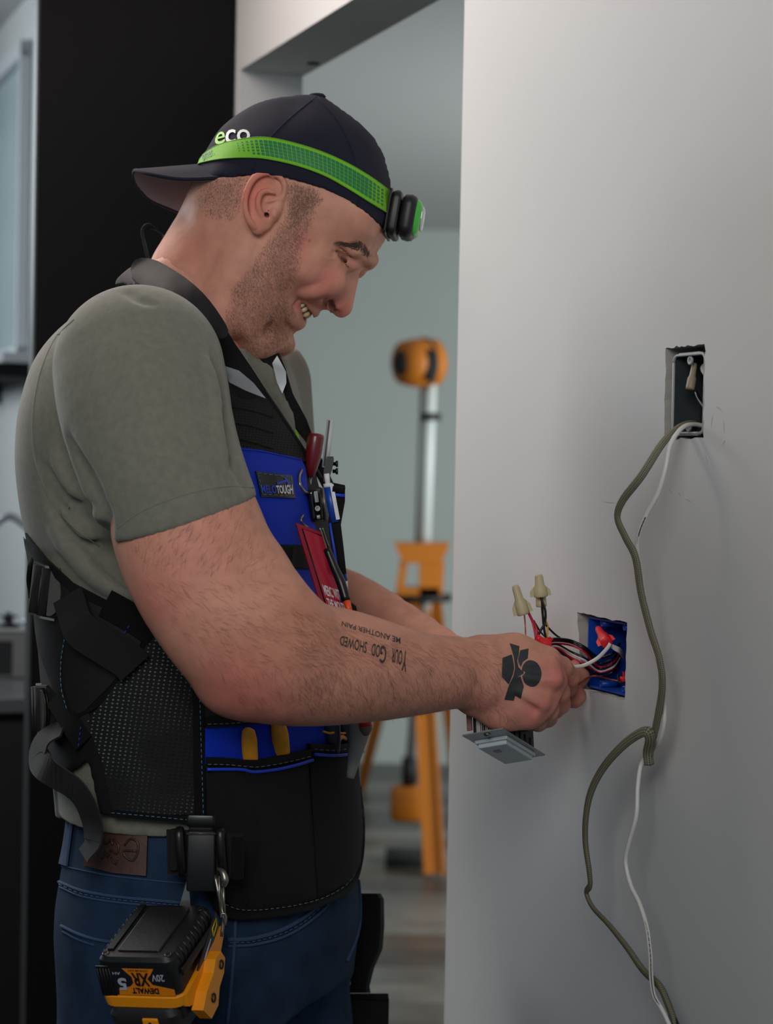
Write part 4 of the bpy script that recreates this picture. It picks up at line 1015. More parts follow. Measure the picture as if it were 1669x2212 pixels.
def rrect(c, hw, hh, r, k=5):
    out = []
    for qx, qy, a0 in ((1, 1, 0), (-1, 1, 90), (-1, -1, 180), (1, -1, 270)):
        for i in range(k):
            a = math.radians(a0 + 90 * i / (k - 1)); out.append(c + HR * (qx * (hw - r) + r * math.cos(a)) + upv * (qy * (hh - r) + r * math.sin(a)))
    return out
one('tilt_bracket', rings([rrect(lc + ax_ * a, .031, h, .008) for a, h in ((-.003, .020), (.001, .0225), (.004, .0225), (.006, .021))]), m_hk, hl)
one('strap_loop', rings([rrect(lc + ax_ * a - HR * 0, .036, .0225, .004) for a in (-.005, -.003)]), m_hk, hl)
hb = one('housing', rings([rrect(lc + ax_ * a, w, h, .010) for a, w, h in ((.007, .023, .017), (.010, .0265, .0205), (.016, .027, .0212), (.020, .026, .020), (.022, .024, .018))]), m_hk, hl)
one('front_shell', rings([rrect(lc + ax_ * a, w, h, .009) for a, w, h in ((.020, .0225, .0175), (.023, .0225, .0178), (.026, .020, .0155), (.0275, .017, .013))]), m_gr, hb)
one('lens', rings([rrect(lc + ax_ * a + upv * .001, w, h, .006) for a, w, h in ((.0272, .015, .012), (.0292, .0135, .0105), (.030, .010, .007))]), mat('lamp_lens', (190, 205, 200), .12, metal=.4), hb)
# ---------------------------------------------------------------- eyebrow, stubble, clipped hair, arm hair, teeth
def hairs(bvh, polys, n, ln, dr, r, lift=.25, jit=.5, guess=1.75, dens=None):
    """short tapered hairs growing from a surface inside pixel polygons; dr(px,py)->pixel direction"""
    V = []; F = []; 
    for poly, cnt in zip(polys, n):
        q = np.array(poly, float); lo, hi = q.min(0), q.max(0); sd = PixSDF(poly)
        k = 0; tries = 0
        while k < cnt and tries < cnt * 6:
            tries += 1; x, y = lo + rng.random(2) * (hi - lo)
            dd = -sd(np.array([x]), np.array([y]))[0]
            if dd < 0 or rng.random() > min(1, dd / 14 + .25): continue
            h = bvh.ray_cast(CV, Vector(ray(x, y)).normalized())
            if h[0] is None: continue
            k += 1; p = np.array(h[0]); nn = np.array(h[1]); a = dr(x, y); a = a + rng.normal(0, jit)
            d = RT * math.cos(a) - UP * math.sin(a); d = unit(d - nn * np.dot(d, nn)); L = ln * (.6 + .8 * rng.random()); s = unit(np.cross(d, nn)) * r; b = rng.normal(0, .25)
            p1 = p + d * L * .5 + nn * L * lift * .6; p2 = p + unit(d + s / r * b) * L + nn * L * lift
            i = len(V); V += [p - s + nn * .0, p + s, p1 - s * .8, p1 + s * .8, p2]; F += [(i, i + 1, i + 3, i + 2), (i + 2, i + 3, i + 4)]
    return V, F
m_hair = mat('hair_brown', (78, 58, 48), .6); m_stub = mat('stubble_brown', (112, 82, 66), .6)
dwn = lambda x, y: math.radians(62)
V, F = hairs(bvh_head, [BEARD, [(570, 690), (600, 640), (640, 655), (625, 700), (628, 740), (600, 758), (570, 765)]], [7000, 900], .0024, dwn, .00007, .35)
obj('beard_stubble', V, F, m_stub, man, kind='stuff')
V, F = hairs(bvh_head, [HAIRL, [(618, 388), (690, 408), (700, 430), (660, 470), (640, 520), (622, 480)]], [1500, 1400], .0018, lambda x, y: math.radians(110), .00009, .3)
obj('clipped_hair', V, F, m_stub, man, kind='stuff')
brow = [(723, 521), (745, 524), (762, 526), (778, 524), (793, 538), (802, 552), (800, 563), (789, 555), (774, 541), (757, 536), (740, 530)]
V, F = hairs(bvh_head, [brow], [620], .0055, lambda x, y: math.radians(195) if x < 775 else math.radians(225), .00016, .22, .3)
obj('eyebrow', V, F, m_hair, man, kind='stuff')
V, F = hairs(bvh_head, [[(727, 543), (733, 547), (743, 560), (753, 574), (750, 576), (738, 563), (728, 549)]], [90], .0045, lambda x, y: math.radians(75), .00018, .6, .3)
obj('eyelashes', V, F, m_hair, man, kind='stuff')
m_ahair = mat('hair_arm', (122, 86, 66), .6)
ARM1 = [(262, 1175), (545, 1085), (575, 1150), (600, 1245), (640, 1300), (640, 1540), (540, 1540), (430, 1440), (330, 1310)]
ARM2 = [(620, 1310), (740, 1335), (860, 1372), (985, 1388), (1010, 1520), (900, 1535), (760, 1548), (640, 1550)]
ARM3 = [(985, 1385), (1060, 1380), (1090, 1420), (1080, 1520), (1130, 1560), (1060, 1555), (1000, 1520)]
V, F = hairs(bvh_arm, [ARM1, ARM2, ARM3], [700, 1500, 260], .0100, lambda x, y: math.radians(-60 if (x < 640 and y < 1250) else 68 if y > 1440 else 28),   .00007, .15, .3)
obj('arm_hair', V, F, m_ahair, man, kind='stuff')
# outline hairs along the top and bottom of the forearm
mb = MB()
def edge_hairs(path, n, dirs, ln):
    P_ = spline([np.array(C(*s)[0]) for s in path], 6)
    for k in range(n):
        i = rng.integers(0, len(P_) - 1); p = P_[i] + (P_[i + 1] - P_[i]) * rng.random() + np.array([0, rng.normal(0, .004), 0])
        a = dirs + rng.normal(0, .35); d = RT * math.cos(a) - UP * math.sin(a); L = ln * (.5 + rng.random()); s = np.array([0, 0, .00009]) + RT * .00006
        mb.add([p - s, p + s, p + d * L], [(0, 1, 2)])
edge_hairs([(860, 1372, 1.66, 1), (930, 1386, 1.68, 1), (1000, 1387, 1.70, 1), (1080, 1381, 1.71, 1)], 500, math.radians(-30), .007)
edge_hairs([(640, 1552, 1.61, 1), (760, 1550, 1.635, 1), (880, 1540, 1.66, 1), (980, 1520, 1.69, 1)], 600, math.radians(40), .007)
obj('forearm_down', mb.V, mb.F, m_ahair, man, kind='stuff')
m_tooth = mat('tooth', (226, 208, 170), .25, coat=.4)
def hw_(p): return HO + np.array([p[0], p[1], p[2]]) @ HB
tdir = unit(hp(670, 683, 0) - hp(655, 655, 0))
for sgn in (1, -1):
    for (x, y, w, rx) in ((647, 652, .0252, .0034), (651.5, 659.5, .0218, .0036), (656.5, 668.5, .0168, .0040), (660.5, 678, .0088, .0046)):
        l = hs(x, y, 0, w); l[2] *= sgn; c = HO + l @ HB
        one('tooth', ell(c, (HR, unit(np.cross(tdir, HR)), tdir), (.0034, .0046, rx * .62), 12, 8), m_tooth, man)
# ---------------------------------------------------------------- tattoos (flat ink on the skin)
m_ink = mat('tattoo_ink', (44, 48, 50), .6); ink = lambda n, V, F: obj(n, V, F, m_ink, man, smooth=False)
hp_ = bvh_of(*joinall([(RAV, RAF), (RFV, RFF)]))
def inkpoly(poly):
    V, F, _ = patch(hp_, poly, .0004, 0, step=4, guess=1.7, nsm=1); return V, F
T = MB()
k7 = lambda L: [(1020 + x / 5.96, 1340 + y / 5.96) for x, y in L]
for L in ([(385, 485), (505, 440), (520, 500), (535, 610), (520, 690), (465, 825), (375, 725)],
          [(478, 298), (605, 335), (598, 430), (575, 520), (590, 600), (625, 640), (660, 665), (655, 690), (570, 735), (620, 720), (630, 760), (660, 850), (622, 1008), (548, 965), (530, 1035), (410, 1020), (470, 830), (525, 720), (548, 610), (530, 470), (510, 400)],
          [(615, 388), (722, 366), (712, 490), (650, 535), (620, 600), (590, 540), (585, 505), (606, 430)],
          [(640, 600), (660, 560), (695, 525), (740, 512), (800, 525), (850, 565), (885, 640), (890, 720), (860, 800), (810, 848), (760, 858), (700, 835), (665, 800), (645, 740), (640, 715), (685, 675), (660, 655), (632, 650)]):
    T.add(*inkpoly(rpoly(k7(L), it=2) if len(L) == 18 and L[0] == (640, 600) else k7(L)))
ink('hand_tattoo', T.V, T.F)
for nm, s, q in (('tattoo_lettering', 'Your God showed', [(880, 1408), (735, 1373), (732, 1394), (877, 1443)]), ('tattoo_lettering', 'ME ANOTHER PAIN', [(864, 1378), (738, 1342), (737, 1352), (864, 1391)])):
    if s[0] == 'Y':
        for w, x0, x1, b0, h in (('Y', 0, .07, 0, 1.25), ('OUR', .075, .23, .0, .95), ('G', .31, .40, -.0, 1.25), ('OD', .405, .53, 0, .95), ('SHOWED', .60, 1, .0, .95)):
            BL = np.array(q[0]) * (1 - x0) + np.array(q[1]) * x0; BR = np.array(q[0]) * (1 - x1) + np.array(q[1]) * x1; TL = np.array(q[3]) * (1 - x0) + np.array(q[2]) * x0; TRr = np.array(q[3]) * (1 - x1) + np.array(q[2]) * x1
            V, F = text_on(bvh_arm, w, [BL, BR, BR + (TRr - BR) * h, BL + (TL - BL) * h], .0004, .012); ink(nm, V, F)
    else: V, F = text_on(bvh_arm, s, q, .0004, .01); ink(nm, V, F)
bvh_l = bvh_of(LAV, LAF)
for L in ([(750, 1312), (760, 1302), (770, 1310), (772, 1325), (768, 1338), (756, 1332)], [(780, 1335), (792, 1327), (805, 1333), (815, 1342), (832, 1345), (836, 1354), (815, 1352), (795, 1350), (782, 1344)]):
    V, F, _ = patch(bvh_l, L, .0005, 0, step=6, guess=1.98); ink('forearm_tattoo', V, F)
# ================================================================== tool vest
m_vb = mat('vest_nylon', (20, 20, 22), .75, var=(120, .1), fabric=(1100, .5), spec=.3)
m_vs = mat('vest_panel', (27, 26, 27), .7, fabric=(1500, .2), spec=.3)
m_blue = mat('vest_blue', (14, 62, 222), .65, fabric=(1000, .6), spec=.3)
m_bind = mat('vest_binding', (15, 16, 17), .7, fabric=(2200, .6), spec=.3)
m_web = mat('webbing', (34, 33, 33), .6, fabric=(2600, .5), spec=.35)
m_refl = mat('reflective_tape', (160, 166, 170), .45, metal=.2)
m_thr = mat('thread_blue', (88, 142, 176), .7); m_thg = mat('thread_grey', (120, 126, 130), .7); m_trb = mat('thread_bright', (30, 80, 220), .7)
m_steel = mat('nickel', (150, 146, 136), .32, metal=.9)
m_brk = mat('clip_black', (17, 17, 18), .35, spec=.5)
def mesh_fabric(name, base, hole, sc, lo, hi):
    m = mat(name, base, .8, spec=.3); nt = m.node_tree; N = nt.nodes; L = nt.links; b = N['Principled BSDF']
    uv = N.new('ShaderNodeUVMap'); uv.uv_map = 'uv'; mp = N.new('ShaderNodeMapping'); mp.inputs['Scale'].default_value = (sc, sc * 1.35, 1); mp.inputs['Rotation'].default_value = (0, 0, .12)
    L.new(uv.outputs[0], mp.inputs[0]); v = N.new('ShaderNodeTexVoronoi'); v.inputs['Scale'].default_value = 1; v.inputs['Randomness'].default_value = 0.12; L.new(mp.outputs[0], v.inputs['Vector'])
    r = N.new('ShaderNodeMapRange'); r.inputs[1].default_value = lo; r.inputs[2].default_value = hi; r.inputs[3].default_value = 1; r.inputs[4].default_value = 0; L.new(v.outputs['Distance'], r.inputs[0])
    # how far the mesh stands open over the shirt
    n = N.new('ShaderNodeTexNoise'); n.inputs['Scale'].default_value = 9; L.new(uv.outputs[0], n.inputs['Vector']); r2 = N.new('ShaderNodeMapRange'); r2.inputs[1].default_value = .36; r2.inputs[2].default_value = .52; L.new(n.outputs['Fac'], r2.inputs[0])
    mu = N.new('ShaderNodeMath'); mu.operation = 'MULTIPLY'; L.new(r.outputs[0], mu.inputs[0]); L.new(r2.outputs[0], mu.inputs[1])
    mx = N.new('ShaderNodeMix'); mx.data_type = 'RGBA'; mx.inputs['A'].default_value = lin(base) + (1,); mx.inputs['B'].default_value = lin(hole) + (1,); L.new(mu.outputs[0], mx.inputs['Factor']); L.new(mx.outputs['Result'], b.inputs['Base Color'])
    bp = N.new('ShaderNodeBump'); bp.invert = True; bp.inputs['Strength'].default_value = .6; bp.inputs['Distance'].default_value = .001; L.new(r.outputs[0], bp.inputs['Height']); L.new(bp.outputs[0], b.inputs['Normal'])
    return m
m_mesh = mesh_fabric('spacer_mesh', (19, 20, 20), (120, 126, 118), 210, .12, .26)
m_mesh2 = mesh_fabric('air_mesh', (13, 14, 14), (50, 52, 50), 330, .14, .30)
vest = thing('tool_vest', 'black and blue tool vest with pockets worn over the T-shirt', 'vest', P(430, 1975, 1.87))
VT = [(a, b - 2, (c + 6 if a < 1000 else c + 8), d + .006) for a, b, c, d in TORSO if a < 1732] + [(1740, 122, 762, .194), (1820, 132, 772, .198), (1900, 140, 774, .202), (1990, 150, 770, .204)]
GV = Grid((-0.52, 1.58, 0.94), (0.04, 2.18, 1.60), 0.0032)
hull = stack(VT, GV.ax[2], GV.ax[0], GV.ax[1], .004)
GV.f = np.minimum(hull, .05); hv, hf = GV.mesh(2); bvh_v = bvh_of(hv, hf)
vpoly = [(40, 1150), (80, 1185), (104, 1212), (160, 1262), (240, 1304), (330, 1325), (420, 1318), (520, 1150), (470, 960), (462, 800), (445, 730), (482, 726), (512, 765), (560, 835), (608, 905), (650, 970), (700, 1045), (820, 1075), (820, 1700), (790, 1860), (757, 1908), (690, 1946), (600, 1972), (500, 1976), (440, 1930), (418, 1778), (240, 1765), (215, 1760), (190, 1640), (126, 1690), (40, 1690)]
px_, py_ = GV.pix(); cone = PixSDF(vpoly, 3, 120)(px_, py_) * np.float32(PM(1.75))
far = (GV.ax[1][None, :, None] > 1.90)
cone = np.where(far & (py_ < 1050), .02, cone)
GV.f = np.maximum(np.maximum(hull, -(hull + .0055)), cone).astype(np.float32)
vv, vf = GV.mesh(1); del px_, py_, cone
obj('vest_body', vv, vf, m_vb, vest)
def vp(name, poly, m, parent=vest, off=.0, th=.0016, **k): return pobj(name, bvh_v, poly, m, parent, off=off, th=th, **k)
def pip(name, pts, m, r=.0012, off=.001, parent=vest, b=None, n=6, guess=1.7): return one(name, tube(spath(b or bvh_v, pts, off, n, guess)[0], r, 7), m, parent)
def st(pts, m=None, off=.0026, parent=vest, b=None, **k): V, F = stitches(b or bvh_v, pts, off, **k); return obj('stitching', V, F, m or m_thg, parent, kind='stuff')
# --- back / side
vp('side_panel', [(72, 1215), (100, 1225), (170, 1280), (240, 1315), (325, 1345), (290, 1420), (230, 1490), (190, 1530), (215, 1600), (150, 1560), (110, 1470), (84, 1400), (70, 1300)], m_vs, bulge=.002)
vp('side_binding', [(60, 1150), (104, 1205), (160, 1258), (240, 1300), (330, 1322), (330, 1343), (240, 1318), (160, 1280), (100, 1226), (68, 1190)], m_bind, off=.001, th=.002)
st([(76, 1182), (104, 1216), (160, 1268), (240, 1309), (325, 1331)], m_thr)
pip('panel_edge', [(148, 1375), (140, 1420), (140, 1480), (155, 1530), (175, 1545)], m_bind, .003, .001); st([(147, 1380), (140, 1430), (141, 1485), (152, 1530)], m_thr, .0045)
vp('spacer_mesh', [(330, 1345), (430, 1400), (428, 1500), (424, 1760), (330, 1758), (245, 1752), (225, 1650), (190, 1560), (235, 1500), (290, 1425)], m_mesh, off=.0005)
vp('lower_binding', [(242, 1748), (330, 1756), (418, 1763), (420, 1778), (330, 1772), (244, 1764)], m_bind, off=.001, th=.0022); st([(244, 1755), (330, 1763), (410, 1771)], m_thr, .0036)
vp('front_binding', [(414, 1440), (440, 1450), (440, 1600), (442, 1762), (418, 1770), (416, 1600)], m_bind, off=.0005, th=.0026); st([(428, 1462), (432, 1600), (437, 1758)], m_thr, .0036)
pip('mesh_seam', [(175, 1545), (215, 1520), (245, 1480), (300, 1410), (332, 1345)], m_bind, .0022, .0015)
# --- front
vp('air_mesh', [(486, 850), (520, 862), (566, 848), (608, 912), (645, 968), (660, 1000), (600, 980), (505, 968)], m_mesh2, off=.0005)
for i in range(3): pip('quilting', [(492, 878 + i * 34), (535, 886 + i * 34), (585, 905 + i * 34 - 4)][: 3], m_bind, .0016, .0018)
vp('front_panel', [(500, 966), (560, 973), (646, 992), (655, 1012), (660, 1060), (666, 1105), (690, 1180), (560, 1178), (535, 1060)], m_blue, off=.0008)
vp('front_panel_lower', [(560, 1226), (722, 1232), (742, 1300), (745, 1340), (600, 1340)], m_blue, off=.0008)
vp('molle_band', [(560, 1176), (722, 1180), (728, 1231), (560, 1228)], m_bind, off=.0012, th=.002); st([(630, 1222), (690, 1223)]); st([(646, 1183), (647, 1222)])
vp('velcro_tab', [(626, 1181), (646, 1182), (646, 1226), (622, 1226)], m_vs, off=.003, th=.001)
pip('panel_seam', [(500, 970), (560, 976), (644, 994)], m_blue, .0009, .0026)
pip('edge_binding', [(482, 726), (512, 765), (560, 835), (608, 905), (650, 970), (690, 1032)], m_bind, .0028, .0008)
pt_ = vp('logo_patch', [(546, 1019), (624, 1029), (631, 1078), (558, 1075)], m_brk, off=.0026, th=.0012)
st([(550, 1024), (621, 1033), (626, 1073), (561, 1070), (550, 1024)], m_thr, .0042, vest, n=0) if False else st([(550, 1024), (621, 1033)], m_thr, .0042); st([(561, 1070), (626, 1073)], m_thg, .0042); st([(550, 1026), (560, 1069)], m_thr, .0042); st([(621, 1034), (626, 1071)], m_thr, .0042)
m_bl2 = mat('print_blue', (20, 62, 200), .5)
one('patch_lettering', text_on(bvh_v, 'MELO', [(558, 1067), (590, 1068), (588, 1051), (555, 1049)], .0043, .02), m_bl2, vest, smooth=False)
one('patch_lettering', text_on(bvh_v, 'TOUGH', [(591, 1068), (625, 1070), (623, 1049), (588, 1051)], .0043, .03), m_white, vest, smooth=False)
V, F, _ = patch(bvh_v, [(590, 1044), (608, 1039), (606, 1035), (600, 1033), (610, 1034), (616, 1042), (617, 1050), (613, 1049), (611, 1043), (591, 1049)], .0043, 0, step=5); obj('hammer_emblem', V, F, m_bl2, vest, smooth=False)
# --- lower pockets
vp('pocket_backing', [(441, 1560), (540, 1555), (650, 1552), (765, 1552), (770, 1650), (441, 1650)], m_blue, off=.001)
vp('upper_pocket_edge', [(440, 1548), (500, 1546), (560, 1538), (610, 1530), (765, 1528), (765, 1556), (660, 1556), (560, 1562), (500, 1568), (440, 1571)], m_bind, off=.003, th=.004); st([(444, 1563), (500, 1561), (560, 1554)], m_thg, .0072)
vp('upper_pocket', [(440, 1440), (560, 1440), (700, 1440), (765, 1500), (765, 1530), (610, 1532), (440, 1550)], m_vs, off=.0006)
st([(552, 1555), (553, 1600), (556, 1632)], m_trb); st([(651, 1560), (653, 1600), (655, 1632)], m_trb)
pk = vp('pocket', [(440, 1650), (500, 1650), (530, 1654), (580, 1650), (655, 1636), (662, 1750), (670, 1850), (674, 1940), (620, 1956), (540, 1966), (500, 1962), (470, 1930), (444, 1800)], m_vb, off=.003, th=.003, bulge=.009)
pk2 = vp('pocket', [(656, 1616), (700, 1618), (762, 1612), (766, 1700), (772, 1800), (766, 1865), (750, 1900), (690, 1932), (676, 1938), (670, 1850), (662, 1700)], m_vb, off=.003, th=.003, bulge=.008)
pip('pocket_pleat', [(520, 1665), (532, 1740), (540, 1800), (532, 1880), (516, 1950)], m_vb, [.002, .004, .005, .004, .002], .011)
def rim(pts, off): pip('pocket_rim', pts, m_bind, .0042, off, n=5)
vp('pocket_rim', [(440, 1634), (480, 1635), (520, 1640), (545, 1640), (600, 1630), (655, 1617), (655, 1636), (600, 1648), (545, 1658), (520, 1658), (480, 1652), (440, 1652)], m_bind, off=.006, th=.0045)
vp('pocket_rim', [(650, 1606), (700, 1609), (740, 1606), (762, 1602), (762, 1620), (740, 1624), (700, 1627), (654, 1622)], m_bind, off=.006, th=.0045)
pip('pocket_piping', [(440, 1660), (480, 1660), (512, 1661), (535, 1666), (580, 1661), (620, 1652), (655, 1641)], m_bl2, .0016, .0115); pip('pocket_piping', [(658, 1629), (700, 1632), (740, 1629), (760, 1625)], m_bl2, .0016, .0115)
st([(442, 1649), (480, 1650), (520, 1654), (545, 1655), (600, 1646), (652, 1633)], m_thg, .0112); st([(658, 1618), (700, 1621), (758, 1615)], m_thg, .0112)
pip('hem_binding', [(442, 1800), (460, 1890), (470, 1950), (500, 1972), (560, 1972), (640, 1960), (700, 1940), (750, 1910), (768, 1868), (774, 1800), (770, 1700)], m_bind, .0062, .001)
st([(480, 1951), (510, 1962), (560, 1962), (640, 1950), (700, 1930), (742, 1900), (757, 1860), (762, 1790)], m_thg, .0075)
# --- collar and straps
GQ = Grid(P(225, 765, 1.80) - [0, .12, 0], P(500, 555, 1.80) + [0, .16, 0], .0021)
CPATH = [(352, 556, 1.90, 10), (305, 582, 1.86, 28), (292, 606, 1.80, 42), (330, 622, 1.765, 40), (372, 642, 1.748, 38), (412, 672, 1.742, 38), (444, 700, 1.742, 36), (466, 722, 1.746, 30)]
cn = [unit(np.array([-.5, .1, .9])), unit(np.array([-.3, -.5, .8])), unit(np.array([-.1, -.85, .5])), unit(np.array([.0, -.9, .42])), unit(np.array([.05, -.93, .35])), unit(np.array([.1, -.95, .3])), unit(np.array([.1, -.97, .25]))]
for i in range(len(CPATH) - 1):
    a, b = C(*CPATH[i]), C(*CPATH[i + 1]); GQ.cap(a[0], b[0], a[1], b[1], .010, '+', cn[i], .26)
qx, qy = GQ.pix(); cp_ = [(238, 618), (262, 592), (288, 572), (312, 566), (335, 572), (370, 590), (405, 616), (436, 648), (462, 682), (480, 712), (481, 730), (462, 738), (440, 725), (405, 690), (365, 660), (325, 636), (300, 622), (270, 616)]
GQ.f = np.maximum(GQ.f, (PixSDF(rpoly(cp_))(qx, qy) * np.float32(PM(1.75)))).astype(np.float32)
QV, QF = GQ.mesh(1); del qx, qy
obj('collar_pad', QV, QF, m_vs, vest); bvh_q = bvh_of(QV, QF)
st([(318, 574), (350, 588), (392, 614), (425, 646), (452, 682), (468, 708)], m_thr, .0006, b=bvh_q); st([(424, 712), (446, 722), (464, 718)], m_thg, .0006, b=bvh_q)
mixh = bvh_of(*joinall([(SV, SF), (HV, HFc), (QV, QF)]))
pobj('collar_pad', mixh, rpoly([(300, 570), (335, 572), (370, 592), (405, 618), (437, 650), (462, 684), (481, 716), (482, 732), (462, 740), (440, 726), (405, 692), (365, 662), (325, 640), (290, 618), (285, 590)], it=1), m_vs, vest, off=.003, th=.004, guess=1.78, lsm=25, nsm=30, bulge=.003)
pip('label_tab', [(300, 568), (312, 573)], m_trb, .0022, .001, b=bvh_q, n=0, guess=1.82)
mix = bvh_of(*joinall([(SV, SF), (vv, vf)]))
pobj('shoulder_strap', bvh_v, [(448, 728), (484, 722), (500, 748), (535, 798), (566, 846), (520, 868), (484, 850), (474, 790)], m_vb, vest, off=.002, th=.003, guess=1.74, lsm=12, nsm=25)
pobj('reflective_strip', bvh_v, [(474, 795), (505, 805), (536, 831), (562, 864), (520, 848), (484, 830)], m_refl, vest, off=.0060, th=.0006, guess=1.74, lsm=12, nsm=25)
pobj('shoulder_strap', bvh_shirt, [(545, 770), (590, 765), (606, 800), (622, 850), (648, 905), (668, 965), (690, 1010), (712, 1060), (695, 1060), (672, 1015), (652, 975), (625, 920), (598, 870), (572, 815)], m_vb, vest, off=.002, th=.005, guess=1.95, lsm=12, nsm=20)
pobj('reflective_strip', bvh_shirt, [(574, 790), (584, 775), (604, 808), (606, 830), (598, 852), (586, 830)], m_refl, vest, off=.0085, th=.0006, guess=1.95, lsm=8, nsm=20)
V, F = ribbon(spline([P(322, 568, 1.87), P(314, 535, 1.875), P(309, 505, 1.88), P(318, 492, 1.885), P(338, 497, 1.89), P(352, 512, 1.89), P(346, 540, 1.89), P(334, 570, 1.885)], 5), YA, .020, .0016); obj('hang_loop', V, F, m_web, vest)
# shirt print seen between the straps
m_s = [[(618, 933), (634, 930), (641, 944), (646, 962), (651, 976), (647, 980), (640, 966), (632, 952), (622, 946)], [(622, 948), (632, 952), (636, 958), (628, 962)]]
t = text_on(bvh_shirt, 'e', [(620, 985), (650, 992), (644, 922), (616, 928)], .0008, .05, guess=1.75); one('shirt_print', t, m_lime, shirt, smooth=False)
# --- buckles and webbing at the back
def buckle(c, up, rt, w, h, rot=0):
    """curved ladder-lock buckle: two steel rails, black bars, rounded pull plate"""
    up = unit(up); rt = unit(rt); nn = unit(np.cross(rt, up)); 
    if nn[1] > 0: nn = -nn
    b = thing_part = one('buckle', ribbon([c + up * h * .5 - rt * w * .5, c + up * h * .5 + nn * .006, c + up * h * .5 + rt * w * .3], nn, .006, .0022), m_steel, vest, smooth=False)
    one('buckle_rail', ribbon([c - up * h * .5 - rt * w * .5, c - up * h * .5 + nn * .006, c - up * h * .5 + rt * w * .3], nn, .006, .0022), m_steel, b, smooth=False)
    one('buckle_end', ribbon([c - up * h * .5 - rt * w * .5, c + up * h * .5 - rt * w * .5], rt, .0035, .003), m_steel, b, smooth=False)
    for x in (-.30, -.02): one('buckle_bar', tube([c + up * h * .47 + rt * w * x + nn * .005, c - up * h * .47 + rt * w * x + nn * .005], .0052, 12), m_web, b)
    pp = [c + up * h * .44 + rt * w * .16 + nn * .005] + [c + up * h * .44 * math.cos(a) + rt * (w * .2 + w * .36 * math.sin(a)) + nn * .005 for a in np.linspace(.1, PI - .1, 12)] + [c - up * h * .44 + rt * w * .16 + nn * .005]
    one('pull_plate', prism(pp, nn, .0022), m_steel, b, smooth=False)
    p2 = [q + rt * .0028 - nn * .001 for q in pp]; one('pull_backing', prism(p2, -nn, .002), m_brk, b, smooth=False)
    return b
l1, n1 = cast(bvh_v, 112, 1276); buckle(l1 + n1 * .004, P(104, 1215, 1.7) - P(92, 1330, 1.7), P(150, 1262, 1.70) - P(80, 1240, 1.715), .034, .047)
l2, n2 = cast(bvh_v, 104, 1530); buckle(l2 + n2 * .003, P(96, 1475, 1.7) - P(100, 1590, 1.7), P(120, 1530, 1.69) - P(84, 1520, 1.72), .024, .044)
def vr(name, pts, w, side, m=m_web, th=.0018, n=6, lift=None):
    q = []
    for i, p in enumerate(pts):
        l, nn = cast(bvh_v, p[0], p[1]); q.append(l + nn * p[2])
    return one(name, ribbon(spline(q, n), side, w, th), m, vest, auto=50)
dg = unit(P(300, 1400, 1.7) - P(220, 1350, 1.7)); 
vr('webbing_strap', [(156, 1282, .006), (170, 1308, .010), (195, 1352, .016), (240, 1390, .014), (278, 1420, .010), (296, 1440, .010)], .034, unit(P(230, 1300, 1.70) - P(190, 1390, 1.70)))
vr('webbing_strap', [(230, 1300, .003), (290, 1335, .004), (335, 1365, .003)], .026, unit(P(300, 1300, 1.70) - P(280, 1360, 1.70)), m_bind); st([(272, 1366), (284, 1345)], m_trb, .006)
vr('webbing_strap', [(150, 1566, .006), (128, 1592, .014), (124, 1625, .020), (150, 1660, .022), (195, 1705, .018), (218, 1760, .016), (226, 1810, .018), (214, 1842, .022)], .028, unit(P(140, 1640, 1.70) - P(180, 1625, 1.68)))
vr('webbing_strap', [(128, 1500, .004), (165, 1560, .004), (190, 1600, .003)], .026, unit(P(150, 1500, 1.7) - P(130, 1560, 1.7)), m_bind); st([(184, 1568), (179, 1612)], m_trb, .006)
V, F = ribbon(spath(bvh_v, [(72, 1212), (69, 1250), (72, 1285)], .002, 4)[0], YA, .012, .003); obj('webbing_keeper', V, F, m_bind, vest); pip('keeper_stitch', [(80, 1228), (77, 1262)], m_trb, .0014, .003, n=0)
# --- front edge pen pocket
def fpt(px, py, Y): return P(px, py, Y)
YF = 1.79
one('pen_pocket', rings([[fpt(x + dx, y + dy, YF + dz) for dx, dy, dz in ((-14, -3, -.01), (14, 3, -.01), (14, 3, .02), (-14, -3, .02))] for x, y in ((731, 1045), (731, 1080), (722, 1130), (728, 1180), (734, 1236))]), m_vb, vest, smooth=False)
one('pocket_piping', tube([fpt(718, 1068, YF - .012), fpt(744, 1071, YF - .012)], .0018, 8), m_bl2, vest); one('pocket_rim', tube([fpt(718, 1056, YF - .012), fpt(745, 1059, YF - .012)], .0032, 8), m_bind, vest)
one('side_trim', tube([fpt(712, 1130, YF - .02), fpt(722, 1190, YF - .02), fpt(731, 1250, YF - .015), fpt(738, 1300, YF - .01)], .0012, 6), m_bl2, vest)
# dark side pouch on the far hip, seen past the front pocket
one('far_pouch', rings([[P(x + dx, y, 1.93 + dz) for dx, dz in ((-30, -.02), (10, -.03), (15, .0), (10, .03), (-30, .03))] for x, y in ((762, 1628), (764, 1690), (762, 1730), (752, 1748))]), m_brk, vest, smooth=False)
for y in (1642, 1682): one('rivet', lathe(P(764, y, 1.90), -YA, [(.002, 0), (.0022, .001), (.0012, .002)], 10), m_steel, vest)
